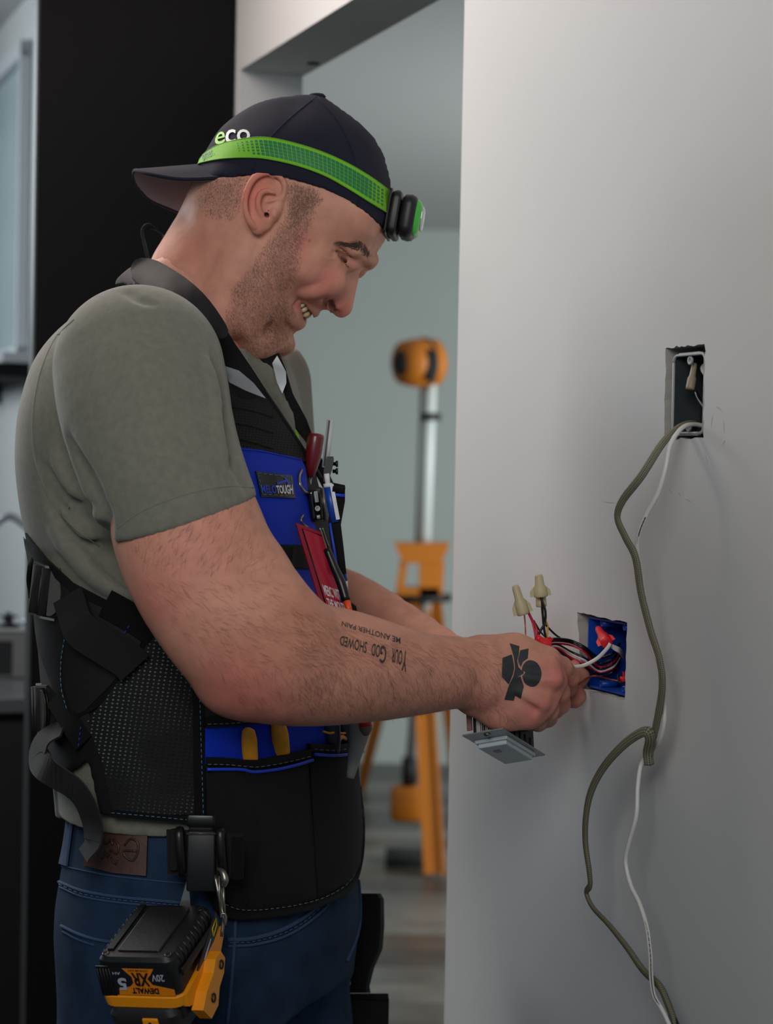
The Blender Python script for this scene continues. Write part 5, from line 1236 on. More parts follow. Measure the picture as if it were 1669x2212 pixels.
# --- hip clip with keepers
def hipbox(name, x0, x1, y0, y1, Y, th, m, parent, bev=.002, tilt=0):
    a = P(x0, y1, Y); b = P(x1, y0, Y); c = (a + b) / 2; h = (b - a) / 2; return one(name, box(c, AX, (abs(h[0]), th / 2, abs(h[2])), bev), m, parent, auto=30)
YH = 1.655
bc = thing('belt_clip', 'wide black spring clip on the hip above the hanging drill', 'clip', P(436, 1950, YH))
hipbox('clip_head', 403, 464, 1760, 1786, YH - .006, .006, m_brk, bc)
hipbox('clip_tongue', 402, 466, 1796, 1925, YH - .010, .004, mat('clip_satin', (25, 25, 26), .45), bc)
hipbox('clip_spring', 408, 460, 1784, 1800, YH - .002, .004, m_brk, bc, .001)
one('clip_lip', tube([P(402, 1801, YH - .0125), P(466, 1801, YH - .0125)], .0011, 8), mat('clip_edge', (60, 60, 60), .3), bc)
for x in (388, 477): 
    one('belt_keeper', tube(spline([P(x, 1790, YH - .002), P(x - 1, 1800, YH - .012), P(x + 2, 1850, YH - .013), P(x + 6, 1885, YH - .008), P(x + 9, 1893, YH + .002)], 5), .0042, 8, .6), m_brk, bc)
one('belt_loop', ribbon([P(362, 1840, YH + .004), P(440, 1842, YH - .004), P(520, 1850, YH - .004)], AX[2], .040, .004), m_web, bc, smooth=False)
one('loop_end', box(P(513, 1853, YH - .006), AX, (.0055, .003, .019), .001), m_bind, bc, smooth=False)
hipbox('rear_tab', 366, 386, 1790, 1880, YH - .004, .005, m_web, bc)
one('metal_hook', prism([P(407, 1888, YH + .012), P(385, 1966, YH + .012), P(412, 1962, YH + .012)], -YA, .0016), m_steel, bc, smooth=False)
cb = thing('snap_hook', 'silver snap hook beside the black hip clip', 'hook', P(482, 2010, YH - .02))
one('hook_body', tube(spline([P(470, 1876, YH - .014), P(481, 1884, YH - .018), P(486, 1900, YH - .02), P(483, 1915, YH - .02)], 6), [.0014, .0030, .0036, .0022], 10), m_steel, cb)
one('spine', tube([P(474, 1892, YH - .018), P(473, 1930, YH - .02), P(478, 1982, YH - .024)], .0011, 8), m_steel, cb)
one('gate', tube([P(482, 1910, YH - .02), P(484, 1976, YH - .024)], .0011, 8), m_steel, cb)
one('end_ring', tube(spline([P(478, 1982, YH - .024), P(478, 1975, YH - .024), P(485, 1974, YH - .024), P(488, 1984, YH - .024), P(485, 1998, YH - .024)], 5), .0011, 8), m_steel, cb)
# ================================================================== tools in the vest
def vpt(px, py, off=0.0): l, n = cast(bvh_v, px, py); return P(px, py, l[1] - off)
m_ply = mat('handle_yellow', (222, 150, 22), .55, var=(90, .12), bump=(300, .2, .0005))
def blob_handle(name, pts, rad, m, parent, kn=.7): return one(name, tube(spline(pts, 6), rad, 14, kn), m, parent)
pl = thing('pliers', 'pliers with two short yellow handles standing in the lower left vest pocket', 'pliers', vpt(560, 1640, .02))
blob_handle('handle', [vpt(536, 1571, .010), vpt(536, 1578, .010), vpt(538, 1600, .009), vpt(540, 1640, .004), vpt(541, 1672, .001)], [.0015, .0058, .0074, .0076, .007], m_ply, pl)
blob_handle('handle', [vpt(599, 1555, .011), vpt(600, 1562, .011), vpt(604, 1588, .010), vpt(607, 1622, .004), vpt(607, 1636, .001)], [.0015, .0066, .0084, .0084, .008], m_ply, pl)
m_nvy = mat('grip_navy', (32, 42, 66), .5, var=(120, .2), bump=(350, .3, .0006)); 
cu = thing('cutting_pliers', 'navy and yellow gripped cutters in the right hand vest pocket', 'cutters', vpt(722, 1600, .02))
for x0, x1, w in ((714, 716, .0095), (741, 744, .0085)):
    h = blob_handle('handle', [vpt(x0, 1545, .012), vpt(x0, 1570, .014), vpt(x1, 1600, .013), vpt(x1, 1630, .008)], [w * .8, w, w * .95, w * .8], m_nvy, cu)
    q = [vpt(x0 - 17, 1580, .018), vpt(x0, 1584, .026), vpt(x0 + 12, 1578, .025), vpt(x0 + 18, 1560, .020)]; one('grip_stripe', tube(spline(q, 5), .0011, 7), m_ply, h)
one('grip_end', tube(spline([vpt(728, 1604, .02), vpt(738, 1592, .024), vpt(750, 1600, .02)], 5), .0022, 8), m_ply, cu)
gs = thing('grey_glove', 'pale grey handle behind the cutters at the vest front edge', 'tool handle', P(768, 1610, 1.80))
one('shaft', tube(spline([P(775, 1550, 1.80), P(776, 1580, 1.80), P(766, 1630, 1.80), P(756, 1680, 1.80)], 5), [.011, .010, .007, .004], 12), mat('glove_grey', (150, 150, 145), .7, var=(80, .1)), gs)
gs.name = 'trowel_handle'
rd = thing('red_marker', 'red capped marker poking out of the vest below the forearm', 'marker', P(790, 1590, 1.78))
one('barrel', tube([P(787, 1530, 1.78), P(788, 1556, 1.78), P(789, 1569, 1.78)], .0062, 14), mat('marker_red', (206, 44, 34), .4), rd)
one('cap', tube(spline([P(789, 1568, 1.78), P(790, 1578, 1.78), P(791, 1589, 1.78)], 4), [.0064, .0058, .0025], 14), mat('cap_brown', (120, 98, 88), .5), rd)
rd.name = 'marker_pen'; LOC['marker_pen'] = LOC['red_marker']
tg = tag(pobj('steel_tab', bvh_v, [(478, 1521), (521, 1524), (526, 1541), (482, 1546)], mat('crumpled_steel', (190, 194, 192), .3, metal=.8, bump=(90, 1, .003)), None, off=.006, th=.0012), 'crumpled silver metal tab sticking out of the upper vest pocket', 'metal tab')
# chest tools
sd = thing('screwdriver', 'dark red screwdriver handle sticking up behind the vest front', 'screwdriver', P(680, 1000, 1.86))
fr_ = P(683, 938, 1.86); to_ = P(673, 1008, 1.86); dv = unit(to_ - fr_); Ls = np.linalg.norm(to_ - fr_)
one('handle', lathe(fr_, dv, [(.004, -.001), (.0078, .000), (.0085, .003), (.0085, .018), (.0075, .026), (.0062, Ls), (.004, Ls + .01)], 16), mat('handle_red', (104, 20, 32), .35, coat=.3), sd)
one('collar', lathe(to_, dv, [(.0048, -.001), (.005, .004), (.004, .008)], 12), mat('orange_plastic', (232, 84, 22), .45), sd)
one('shank', tube([to_ + dv * .008, to_ + dv * .06], .002, 8), m_steel, sd)
wp = thing('pencil_tube', 'slim white tube standing tallest above the chest pocket', 'tube', P(708, 1000, 1.81))
one('tube_body', tube([P(714, 907, 1.81), P(708, 960, 1.81), P(702, 1010, 1.81)], .0034, 12), mat('tube_white', (198, 202, 204), .5, bump=(200, .3, .0008)), wp)
one('tube_slot', tube([P(711, 908, 1.806), P(700, 1006, 1.806)], .0009, 8), mat('slot_grey', (90, 92, 92), .6), wp)
cl = thing('tape_clip', 'small black clip with two knobs beneath the white tube', 'clip', P(712, 1010, 1.80))
one('clip_body', rings([[P(x + dx, y, 1.795 + dz) for dx, dz in ((-w, -.004), (w, -.004), (w, .006), (-w, .006))] for x, y, w in ((713, 986, 7), (712, 994, 9), (708, 1015, 9), (703, 1040, 5))]), m_brk, cl, smooth=False)
for x, y in ((726, 1002), (726, 1018)): one('knob', tube([P(x - 8, y, 1.797), P(x - 2, y, 1.797), P(x, y, 1.797), P(x + 4, y, 1.797)], [.0018, .0018, .0032, .003], 12), m_brk, cl)
pn = thing('ballpoint_pen', 'blue and white ballpoint pen clipped upright at the vest edge', 'pen', P(715, 1100, 1.785))
one('push_button', tube([P(705, 1023, 1.782), P(708, 1046, 1.782)], .0026, 12), m_white, pn); one('upper_ring', tube([P(708, 1044, 1.782), P(709, 1052, 1.782)], [.0045, .0048], 14), m_white, pn)
one('barrel', tube([P(709, 1051, 1.782), P(716, 1090, 1.782), P(724, 1128, 1.782)], .0046, 14), mat('pen_blue', (24, 66, 164), .35), pn)
one('clip', ribbon([P(716, 1046, 1.778), P(722, 1080, 1.776), P(730, 1122, 1.777)], RT, .0036, .001), m_white, pn, smooth=False)
p2 = thing('blue_pen_tip', 'blue pen with a white tip showing below the pen pocket', 'pen', P(740, 1275, 1.80))
one('barrel', tube([P(735, 1225, 1.80), P(740, 1256, 1.80)], .0050, 14), MATS['pen_blue'], p2); one('tip', tube([P(740, 1254, 1.80), P(742, 1277, 1.80)], [.0048, .0044], 14), m_white, p2)
p2.name = 'felt_pen'; LOC['felt_pen'] = LOC['blue_pen_tip']
mk = thing('probe_pen', 'black soft-grip pen with an orange end lying against the red card', 'pen', P(735, 1260, 1.74))
one('grip', tube(spline([P(706, 1186, 1.745), P(722, 1226, 1.74), P(736, 1258, 1.735), P(748, 1298, 1.73)], 5), [.0036, .0040, .0046, .0040], 14), m_brk, mk)
one('orange_end', tube([P(748, 1297, 1.73), P(757, 1328, 1.725)], [.0034, .0028], 12), MATS['orange_plastic'], mk)
kr = thing('key_ring', 'silver key ring looped through the vest edge above the black key fob', 'key ring', vpt(655, 1045, .012))
one('ring', tube(spline([vpt(652, 1014, .010), vpt(646, 1030, .012), vpt(649, 1050, .014), vpt(661, 1064, .016), vpt(676, 1062, .018)], 6), .0014, 10), m_steel, kr)
one('split_link', tube(spline([vpt(655, 1112, .010), vpt(650, 1122, .011), vpt(655, 1132, .012), vpt(664, 1138, .012)], 5), .0010, 8), m_steel, kr)
kf = thing('key_fob', 'black car key fob with silver buttons hanging on the vest front', 'key fob', vpt(680, 1090, .02))
kc = vpt(680, 1092, .022); ka = unit(P(686, 1130, 1.7) - P(678, 1056, 1.7)); kb = unit(RT * .95 + YA * .35 - ka * 0); kb = unit(kb - ka * np.dot(kb, ka)); kn_ = np.cross(kb, ka); kn_ = kn_ if kn_[1] < 0 else -kn_
one('case', box(kc, (kb, ka, kn_), (.0072, .0160, .0070), .003), mat('fob_gloss', (14, 14, 15), .15, coat=.6), kf)
one('metal_trim', box(kc + kb * .0078, (kb, ka, kn_), (.0006, .0165, .0074)), m_steel, kf)
one('slider', box(kc - ka * .0085 + kn_ * .0072, (kb, ka, kn_), (.0018, .0055, .0008), .0004), mat('fob_silver', (200, 204, 206), .3, metal=.5), kf)
one('button_ring', lathe(kc + ka * .003 + kn_ * .0070, kn_, [(.0020, 0), (.0020, .0006), (.0026, .0006), (.0026, 0)], 16), m_white, kf)
one('button_mark', box(kc + ka * .0115 + kn_ * .0072, (kb, ka, kn_), (.0016, .0018, .0004)), MATS['fob_silver'], kf)
one('coin_disc', lathe(kc + kb * .0115 + YA * .002, unit(kb * .55 + kn_), [(.010, -.0012), (.0165, -.001), (.0168, .0008), (.0160, .0014)], 26), mat('disc_grey', (104, 104, 102), .5, metal=.3), kf)
one('blue_key_head', box(kc - kb * .010 - ka * .002 - kn_ * .004, (kb, ka, kn_), (.003, .005, .002), .0008), m_bl2, kf)
sh = thing('spring_link', 'tiny silver spring link dangling below the key fob', 'link', vpt(700, 1165, .02))
one('link_body', tube(spline([vpt(690, 1140, .020), vpt(696, 1160, .022), vpt(704, 1184, .020), vpt(708, 1190, .018)], 5), .0011, 8), m_steel, sh)
one('link_gate', tube(spline([vpt(696, 1140, .020), vpt(702, 1160, .022), vpt(710, 1182, .020)], 5), .0009, 8), m_steel, sh); one('link_pin', ell(vpt(710, 1191, .019), AX, (.003, .003, .003), 10, 8), m_hk, sh)
Y0_ = float(vpt(637, 1130, .014)[1]); cdp = [P(637, 1130, Y0_), P(690, 1150, Y0_ + .010), None, P(692, 1312, min(Y0_ - .006, float(vpt(692, 1312, .01)[1])))]
cn_ = unit(np.cross(cdp[1] - cdp[0], cdp[3] - cdp[0])); cn_ = cn_ if cn_[1] < 0 else -cn_
cdp[2] = plane_hit(752, 1332, cdp[0], cn_)
kt = thing('key_tag', 'red rectangular leather key tag with white lettering hanging above the forearm', 'key tag', cdp[0])
kl = one('tag_leather', prism(cdp, cn_, .0022), mat('tag_red', (150, 22, 50), .5, var=(90, .1)), kt, smooth=False)
def cq(u, v, o=.0026): return cdp[0] * (1 - u) * (1 - v) + cdp[1] * u * (1 - v) + cdp[2] * u * v + cdp[3] * (1 - u) * v + cn_ * o
one('inset_window', prism([cq(.2, .05, .0024), cq(.98, .05, .0024), cq(.98, .99, .0024), cq(.2, .99, .0024)], cn_, .0003), mat('tag_film', (176, 30, 58), .22), kl, smooth=False)
one('dark_border', tube([cq(.2, .99), cq(.2, .05), cq(.98, .05)], .0006, 6), m_brk, kl)
for s, v0_, v1_ in (('MERC WITH', .83, .70), ('THE MOUTH', .97, .86)):
    one('tag_lettering', text_plane(s, [cq(.28, v0_, 0), cq(.97, v0_, 0), cq(.97, v1_, 0), cq(.28, v1_, 0)], 0.0034 * (1 if np.dot(np.cross(cdp[1] - cdp[0], cq(.28, v1_, 0) - cq(.28, v0_, 0)), cn_) > 0 else -1), .02), m_white, kl, smooth=False)
# ================================================================== jeans details
m_jst = mat('denim_stitch', (84, 112, 142), .8); m_jsm = mat('denim_seam', (48, 74, 108), .85, fabric=(800, .4))
def js(pts, m=m_jsm, r=.0016, off=.0006): return one('seam', tube(spath(bvh_j, pts, off, 6, 1.72)[0], r, 7), m, jeans)
js([(128, 1905), (180, 1925), (260, 1938), (390, 1950)]); js([(130, 1916), (180, 1937), (260, 1950), (390, 1962)], r=.0011)
js([(133, 2000), (170, 2018), (210, 2030), (245, 2035)]); js([(136, 2012), (170, 2030), (205, 2042)], r=.0011)
js([(490, 2030), (540, 2028), (600, 2012), (650, 1985), (690, 1950), (700, 1930)], r=.0022); js([(490, 2044), (545, 2041), (606, 2026), (658, 1998), (700, 1962), (712, 1940)], r=.0014)
js([(508, 1980), (506, 2030), (500, 2110), (490, 2212)], r=.0018); js([(130, 1870), (230, 1890), (330, 1902), (400, 1908)], r=.0008)
V, F = stitches(bvh_j, [(495, 2036), (542, 2034), (603, 2018), (654, 1991), (695, 1955)], .0016, guess=1.72); obj('stitching', V, F, m_jst, jeans, kind='stuff')
V, F = stitches(bvh_j, [(130, 1910), (180, 1931), (260, 1944), (390, 1956)], .0016, guess=1.72); obj('stitching', V, F, m_jst, jeans, kind='stuff')
js([(776, 1900), (778, 1960), (770, 2020), (748, 2075)], r=.0020)
pobj('belt_loop', bvh_j, [(146, 1772), (162, 1778), (150, 1872), (132, 1866)], m_jsm, jeans, off=.002, th=.002, guess=1.75)
lp = pobj('leather_patch', bvh_j, [(200, 1772), (322, 1786), (318, 1892), (250, 1886), (188, 1870)], mat('leather_brown', (74, 48, 38), .5, var=(60, .25), bump=(150, .4, .001)), jeans, off=.0025, th=.002, guess=1.70)
m_emb = mat('leather_embossed', (52, 38, 34), .4)
for q in ([(274, 1826), (286, 1812), (300, 1818), (302, 1838), (292, 1858), (278, 1852), (273, 1838), (300, 1838)], [(252, 1812), (262, 1826), (258, 1844), (246, 1836), (240, 1850), (232, 1838), (228, 1856)], [(222, 1810), (236, 1822), (246, 1814), (250, 1826)], [(262, 1852), (256, 1866), (246, 1852)]):
    one('embossed_mark', tube(spath(bvh_j, q, .0046, 4, 1.7)[0], .0012, 6), m_emb, lp) if False else one('embossed_mark', tube(spath(bvh_j, q, .0046, 4, 1.7)[0], .0012, 6), m_emb, jeans)
# far-side holster hanging beside the thigh
ph = thing('leg_pouch', 'black fabric pouch hanging on the far thigh behind the jeans', 'pouch', P(790, 2140, 2.02))
one('pouch_body', rings([[P(x, y, 2.02 + dz) for x, dz in ((x0, -.03), (x1 - 8, -.035), (x1, -.02), (x1, .03), (x0, .03))] for y, x0, x1 in ((1930, 700, 822), (1942, 700, 829), (2000, 700, 830), (2050, 700, 826), (2090, 690, 808), (2130, 680, 798), (2145, 680, 800))]), m_vb, ph, auto=40)
one('lower_pocket', rings([[P(x, y, 2.02 + dz) for x, dz in ((x0, -.035), (x1, -.035), (x1, .03), (x0, .03))] for y, x0, x1 in ((2146, 690, 838), (2160, 690, 840), (2260, 690, 838))]), m_vb, ph, smooth=False)
one('pocket_trim', tube([P(760, 2154, 1.984), P(838, 2156, 1.984)], .0025, 8), m_bind, ph)
one('rivet', ell(P(752, 2124, 1.975), AX, (.003, .002, .003), 12, 8), m_steel, ph)
# ================================================================== cordless drill hanging upside down from the hip clip
E2 = unit(np.array([.278, .904, .33])); E1 = np.array([.94, -.32, .085]); E1 = unit(E1 - E2 * np.dot(E1, E2)); E3 = unit(np.cross(E1, E2))
E3 = E3 if E3[2] > 0 else -E3
O_ = P(288, 2073, 1.585)                                # middle of the front edge of the battery base
def D(a, b, c): return O_ + E1 * a + E2 * (b * .78) + E3 * c     # across, back, up (metres)
m_dy = mat('drill_yellow', (240, 150, 18), .4, coat=.1); m_db = mat('drill_black', (22, 22, 23), .42, bump=(500, .15, .0005)); m_dr = mat('drill_rubber', (30, 30, 31), .6)
dr = thing('cordless_drill', 'yellow and black cordless drill hanging upside down with its battery up', 'drill', D(0, .05, -.03))
def ring_d(hw, b0, b1, c, r, k=5):
    out = []; cb, hb = (b0 + b1) / 2, (b1 - b0) / 2
    for qx, qy, a0 in ((1, 1, 0), (-1, 1, 90), (-1, -1, 180), (1, -1, 270)):
        for i in range(k):
            a = math.radians(a0 + 90 * i / (k - 1)); out.append(D(qx * (hw - r) + r * math.cos(a), cb + qy * (hb - r) + r * math.sin(a), c))
    return out
bt_ = one('battery', rings([ring_d(hw, b0, b1, c, r) for hw, b0, b1, c, r in ((.036, .001, .112, -.060, .008), (.0372, -.0005, .115, -.040, .010), (.0376, -.001, .116, -.010, .010), (.0365, .0002, .1145, -.003, .010), (.033, .004, .110, .0006, .009))]), m_db, dr, auto=30)
one('base_plate', rings([ring_d(hw, .014, .104, c, .003) for hw, c in ((.0205, .0004), (.0205, .0016), (.0195, .0022))]), mat('battery_label', (30, 29, 30), .5, bump=(300, .4, .0006)), bt_, smooth=False)
one('base_slot', box(D(-.0275, .062, .001), (E1, E2, E3), (.0028, .036, .0016)), mat('slot_black', (8, 8, 8), .6), bt_, smooth=False)
for s in (-1, 1):
    for i in range(9): one('grip_rib', tube([D(s * .0335, .018 + i * .0105, .0004), D(s * .0372, .018 + i * .0105, -.006), D(s * .0380, .018 + i * .0105, -.018)], [.0012, .0018, .0010], 6), m_db, bt_)
for x, y in ((-.030, .010), (.030, .010), (.030, .104), (-.030, .104)): one('screw_boss', lathe(D(x, y, -.001), E3, [(.0035, 0), (.0034, .0022), (.0020, .0024), (.0018, .001)], 10), m_db, bt_)
FN = -E2
def fq(a, c, o=.0018): return D(a, 0, c) + FN * o
def fplate(name, pts, m, th=.0006, o=.0012): return one(name, prism([D(a, 0, c) + FN * o for a, c in pts][::1], FN, th), m, bt_, smooth=False)
fplate('label_plate', [(-.0365, -.0075), (.026, -.0075), (.030, -.011), (.0335, -.030), (.0335, -.0335), (-.020, -.0345), (-.0365, -.0345)], mat('label_dark', (26, 28, 36), .4))
fplate('label_orange', [(-.012, -.0078), (.018, -.0078), (.0145, -.013), (.010, -.018), (.014, -.024), (.0335, -.028), (.0335, -.0345), (-.020, -.0345), (-.019, -.028), (-.008, -.026), (-.004, -.022), (-.0045, -.016)], mat('label_yellow', (226, 130, 16), .45), .0004, .0019)
fplate('vent_grille', [(-.0372, -.006), (-.0245, -.006), (-.0225, -.036), (-.0372, -.036)], m_db, .0012, .001)
for i in range(5): one('grille_rib', tube([D(-.036 + i * .0028, 0, -.008) + FN * .0024, D(-.0355 + i * .0028, 0, -.034) + FN * .0024], .0006, 5), m_db, bt_)
def dtext(s, a0, a1, c0, c1, m, bold=.02):              # lettering printed upside down (the tool hangs inverted)
    q = [fq(a1, c1), fq(a0, c1), fq(a0, c0), fq(a1, c0)]
    V, F = text2d(s, bold); q = [np.array(p) for p in q]
    one('lettering', ([((q[0] * (1 - u) + q[1] * u) * (1 - v) + (q[3] * (1 - u) + q[2] * u) * v) + FN * .0014 for u, v in V], F), m, bt_, smooth=False)
m_lt = mat('label_grey', (170, 178, 190), .5); m_lk = mat('label_ink', (20, 18, 16), .5)
dtext('5', -.0185, -.0100, -.0290, -.0165, m_lt, .04); dtext('AH', -.0215, -.0140, -.0135, -.0108, m_lt); dtext('20V', .0150, .0270, -.0195, -.0125, m_lt)
dtext('DEWALT', -.0065, .0190, -.0320, -.0262, m_lk, .04); dtext('LITHIUM ION', -.0060, .0130, -.0098, -.0082, m_lk); dtext('XR', -.0040, .0125, -.0245, -.0112, m_lk, .03)
# yellow foot of the drill that grips the battery
one('foot_housing', rings([ring_d(hw, b0, b1, c, r) for hw, b0, b1, c, r in ((.031, .010, .098, -.052, .012), (.0385, -.004, .112, -.046, .012), (.0392, -.004, .118, -.0365, .010), (.0385, -.0025, .118, -.0355, .010))]), m_dy, dr, auto=35)
one('side_shell', rings([[D(.0395, b, c) + E1 * o for b, c in ((.004, -.036), (.118, -.024), (.118, -.034), (.090, -.050), (.030, -.056), (.004, -.048))] for o in (-.004, .001, .002)]), m_dy, dr, smooth=False)
lug = one('hook_lug', rings([[D(.0425 + o, b, c) for b, c in ((.008, -.054), (.026, -.044), (.050, -.038), (.062, -.030), (.078, -.030), (.084, -.040), (.074, -.050), (.056, -.056), (.044, -.068), (.022, -.070))] for o in (-.002, .008, .0095)]), m_dy, dr, smooth=False)
one('screw_recess', lathe(D(.0522, .036, -.056), E1, [(.0042, -.001), (.0044, .0008), (.0030, .0010), (.0028, -.001)], 14), m_lk, lug)
one('screw_recess', lathe(D(.0522, .071, -.040), E1, [(.0042, -.001), (.0044, .0008), (.0030, .0010), (.0028, -.001)], 14), m_lk, lug)
one('latch_button', box(D(.0398, .060, -.016), (E1, E2, E3), (.0012, .040, .004), .001), m_lk, bt_)
one('gauge_panel', prism([D(.0402, b, c) for b, c in ((.040, -.030), (.112, -.006), (.115, -.018), (.050, -.042))], E1, .0012), mat('label_dark', (26, 28, 36), .4), bt_, smooth=False)
one('gauge_print', tube([D(.0418, .060, -.030), D(.0418, .085, -.021)], .0006, 5), m_lt, bt_); one('gauge_print', tube([D(.0418, .092, -.022), D(.0418, .106, -.017), D(.0418, .108, -.011), D(.0418, .094, -.015), D(.0418, .092, -.022)], .0005, 5), mat('gauge_yellow', (200, 180, 20), .5), bt_)
one('control_pod', rings([ring_d(hw, b0, b1, c, r) for hw, b0, b1, c, r in ((.026, .0, .07, -.082, .012), (.031, -.010, .085, -.068, .010), (.033, -.012, .09, -.052, .010), (.030, -.008, .09, -.046, .010))]), m_dr, dr, auto=35)
one('mode_button', box(D(.008, -.0125, -.057), (E1, E3, E2), (.0075, .0045, .0015), .0012), m_dy, dr); one('button_dot', lathe(D(.008, -.0140, -.057), FN, [(.0016, -.0004), (.0016, .0006), (.0008, .0006)], 10), m_lk, dr)
one('light_strip', box(D(.004, -.0118, -.067), (E1, E3, E2), (.022, .0012, .0016), .0005), mat('strip_orange', (200, 92, 40), .4), dr)
one('handle', tube(spline([D(0, .030, -.072), D(0, .020, -.12), D(0, -.005, -.19), D(0, -.01, -.235)], 5), [.024, .019, .019, .026], 18, 1.25), m_dr, dr)
one('motor_body', tube([D(0, -.11, -.262), D(0, -.09, -.262), D(0, .015, -.262), D(0, .03, -.262)], [.02, .033, .033, .024], 22), m_dy, dr)
one('chuck', tube([D(0, -.11, -.262), D(0, -.14, -.262), D(0, -.152, -.262)], [.021, .019, .010], 18), m_db, dr)
one('trigger', box(D(0, -.034, -.205), (E1, E2, E3), (.009, .007, .014), .003), m_db, dr)
one('belt_hook', tube(spline([D(.050, .092, -.022), D(.052, .108, .002), D(.046, .118, .028), P(486, 1996, YH - .024)], 5), .0016, 8), m_steel, dr)
# ================================================================== wall boxes, wires, cables
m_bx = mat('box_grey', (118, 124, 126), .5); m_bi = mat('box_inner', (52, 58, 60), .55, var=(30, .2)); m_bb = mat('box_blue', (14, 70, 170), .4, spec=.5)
def tzx(px, py, off): q = WP(px, py, off); return WT(q), float(q[2])
def openbox(root, t0, t1, z0, z1, of, depth, m, mi, th=.0018):
    """t1 > t0 (t grows away); open towards the room"""
    wbox('box_wall', t0, t0 + th, z0, z1, of - depth, of, mi, root); wbox('box_wall', t1 - th, t1, z0, z1, of - depth, of, mi, root)
    wbox('box_wall', t0 + th, t1 - th, z0, z0 + th, of - depth, of, mi, root); wbox('box_wall', t0 + th, t1 - th, z1 - th, z1, of - depth, of, mi, root)
    wbox('box_back', t0 + th, t1 - th, z0 + th, z1 - th, of - depth, of - depth + th, mi, root)
ta, za = tz(1521, 745); tb_, zb_ = tz(1437, 947)
ub = thing('device_box', 'grey single switch box recessed in the upper wall opening', 'electrical box', WX((ta + tb_) / 2, zb_, -.05))
t0, t1 = ta + .0015, tb_ - .006
z0, z1 = zb_ + .0035, za - .006
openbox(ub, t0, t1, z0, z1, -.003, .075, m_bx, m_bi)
rr = []
for s_, o in ((0, 0), (.0016, .001)): pass
rim_ = [(t0, z0), (t1, z0), (t1, z1), (t0, z1)]
def rr2(t0, t1, z0, z1, r, k=4):
    out = []
    for qx, qy, a0 in ((1, 1, 0), (-1, 1, 90), (-1, -1, 180), (1, -1, 270)):
        for i in range(k + 1):
            a = math.radians(a0 + 90 * i / k); out.append(((t0 + t1) / 2 + qx * ((t1 - t0) / 2 - r) + r * math.cos(a), (z0 + z1) / 2 + qy * ((z1 - z0) / 2 - r) + r * math.sin(a)))
    return out
q = rr2(t0 + .001, t1 - .001, z0 + .001, z1 - .001, .006); q.append(q[0])
one('box_rim', tube([WX(a, b, -.0028) for a, b in q], .0014, 6), mat('rim_pale', (160, 164, 165), .5), ub)
for zc, sg in ((z1 - .004, -1), (z0 + .004, 1)):
    c = WX((t0 + t1) / 2, zc, -.0035)
    one('screw_ear', lathe(c + AX[2] * sg * .0022, WN, [(.0020, -.0012), (.0040, -.0012), (.0040, .0006), (.0020, .0006), (.0020, -.0012)], 14), MATS['rim_pale'], ub)
    wbox('mounting_tab', t0 + .010, t1 - .010, zc + (.0030 if sg < 0 else -.0050), zc + (.0050 if sg < 0 else -.0030), -.006, -.0025, MATS['rim_pale'], ub)
for f in (.25, .6): wbox('knockout_rib', t1 - .0035, t1 - .0019, z0 + .003, z1 - .003, -.018 - f * .05, -.016 - f * .05, m_bi, ub)
def wirenut(name, tip, base, r, m, label, wings=True, group=None, deep=.8):
    tip = np.asarray(tip); base = np.asarray(base); ax = unit(tip - base); L = np.linalg.norm(tip - base)
    t = thing(name, label, 'wire connector', base, group)
    one('shell', lathe(base, ax, [(r * .78, .0), (r * .98, .0005), (r, L * .10), (r * .96, L * .42), (r * .70, L * .52), (r * .60, L * .9), (r * .50, L * .98), (r * .3, L)], 14), m, t)
    if wings:
        s = unit(np.cross(ax, YA)); 
        for g in (1, -1): one('wing', prism([base + ax * L * .04 + s * g * r * .8, base + ax * L * .04 + s * g * r * 1.55, base + ax * L * .30 + s * g * r * 1.45, base + ax * L * .52 + s * g * r * .7], YA, r * .35), m, t, smooth=False)
    return t
m_tan = mat('connector_tan', (190, 178, 142), .5); m_red = mat('connector_red', (222, 40, 48), .35)
def ub_(f, g, o): return WX(t0 + (t1 - t0) * f, z0 + (z1 - z0) * g, o)
n1_ = wirenut('wire_connector', P(1500, 784, 1.655), P(1490, 842, 1.652), .0042, mat('connector_dim', (150, 138, 116), .5), 'tan wire connector on a black wire inside the upper wall box', False)
def wire(name, pts, r, m, label, n=8, group=None, cat='wire'):
    return tag(one(name, tube(spline([np.asarray(p) for p in pts], n), r, 9), m), label, cat, group)
m_wk = mat('wire_black', (18, 18, 20), .35); m_wr = mat('wire_red', (186, 16, 50), .35); m_wy = mat('wire_yellow', (206, 160, 16), .4); m_ww = mat('wire_white', (214, 212, 208), .4); m_wc = mat('wire_copper', (184, 104, 74), .35, metal=.6)
wire('wire', [ub_(.62, .53, -.014), ub_(.42, .42, -.012), ub_(.20, .30, -.012), ub_(.08, .24, -.02)], .0017, m_wk, 'black wire dropping from the tan connector in the upper box')
wire('wire', [ub_(.45, .93, -.03), ub_(.30, .82, -.016), ub_(.12, .70, -.014)], .0024, m_wy, 'short yellow wire in the upper box top corner')
wire('wire', [ub_(.65, .95, -.035), ub_(.48, .84, -.016), ub_(.30, .72, -.014), ub_(.10, .55, -.018)], .0020, m_ww, 'short white wire beside the yellow one in the upper box')
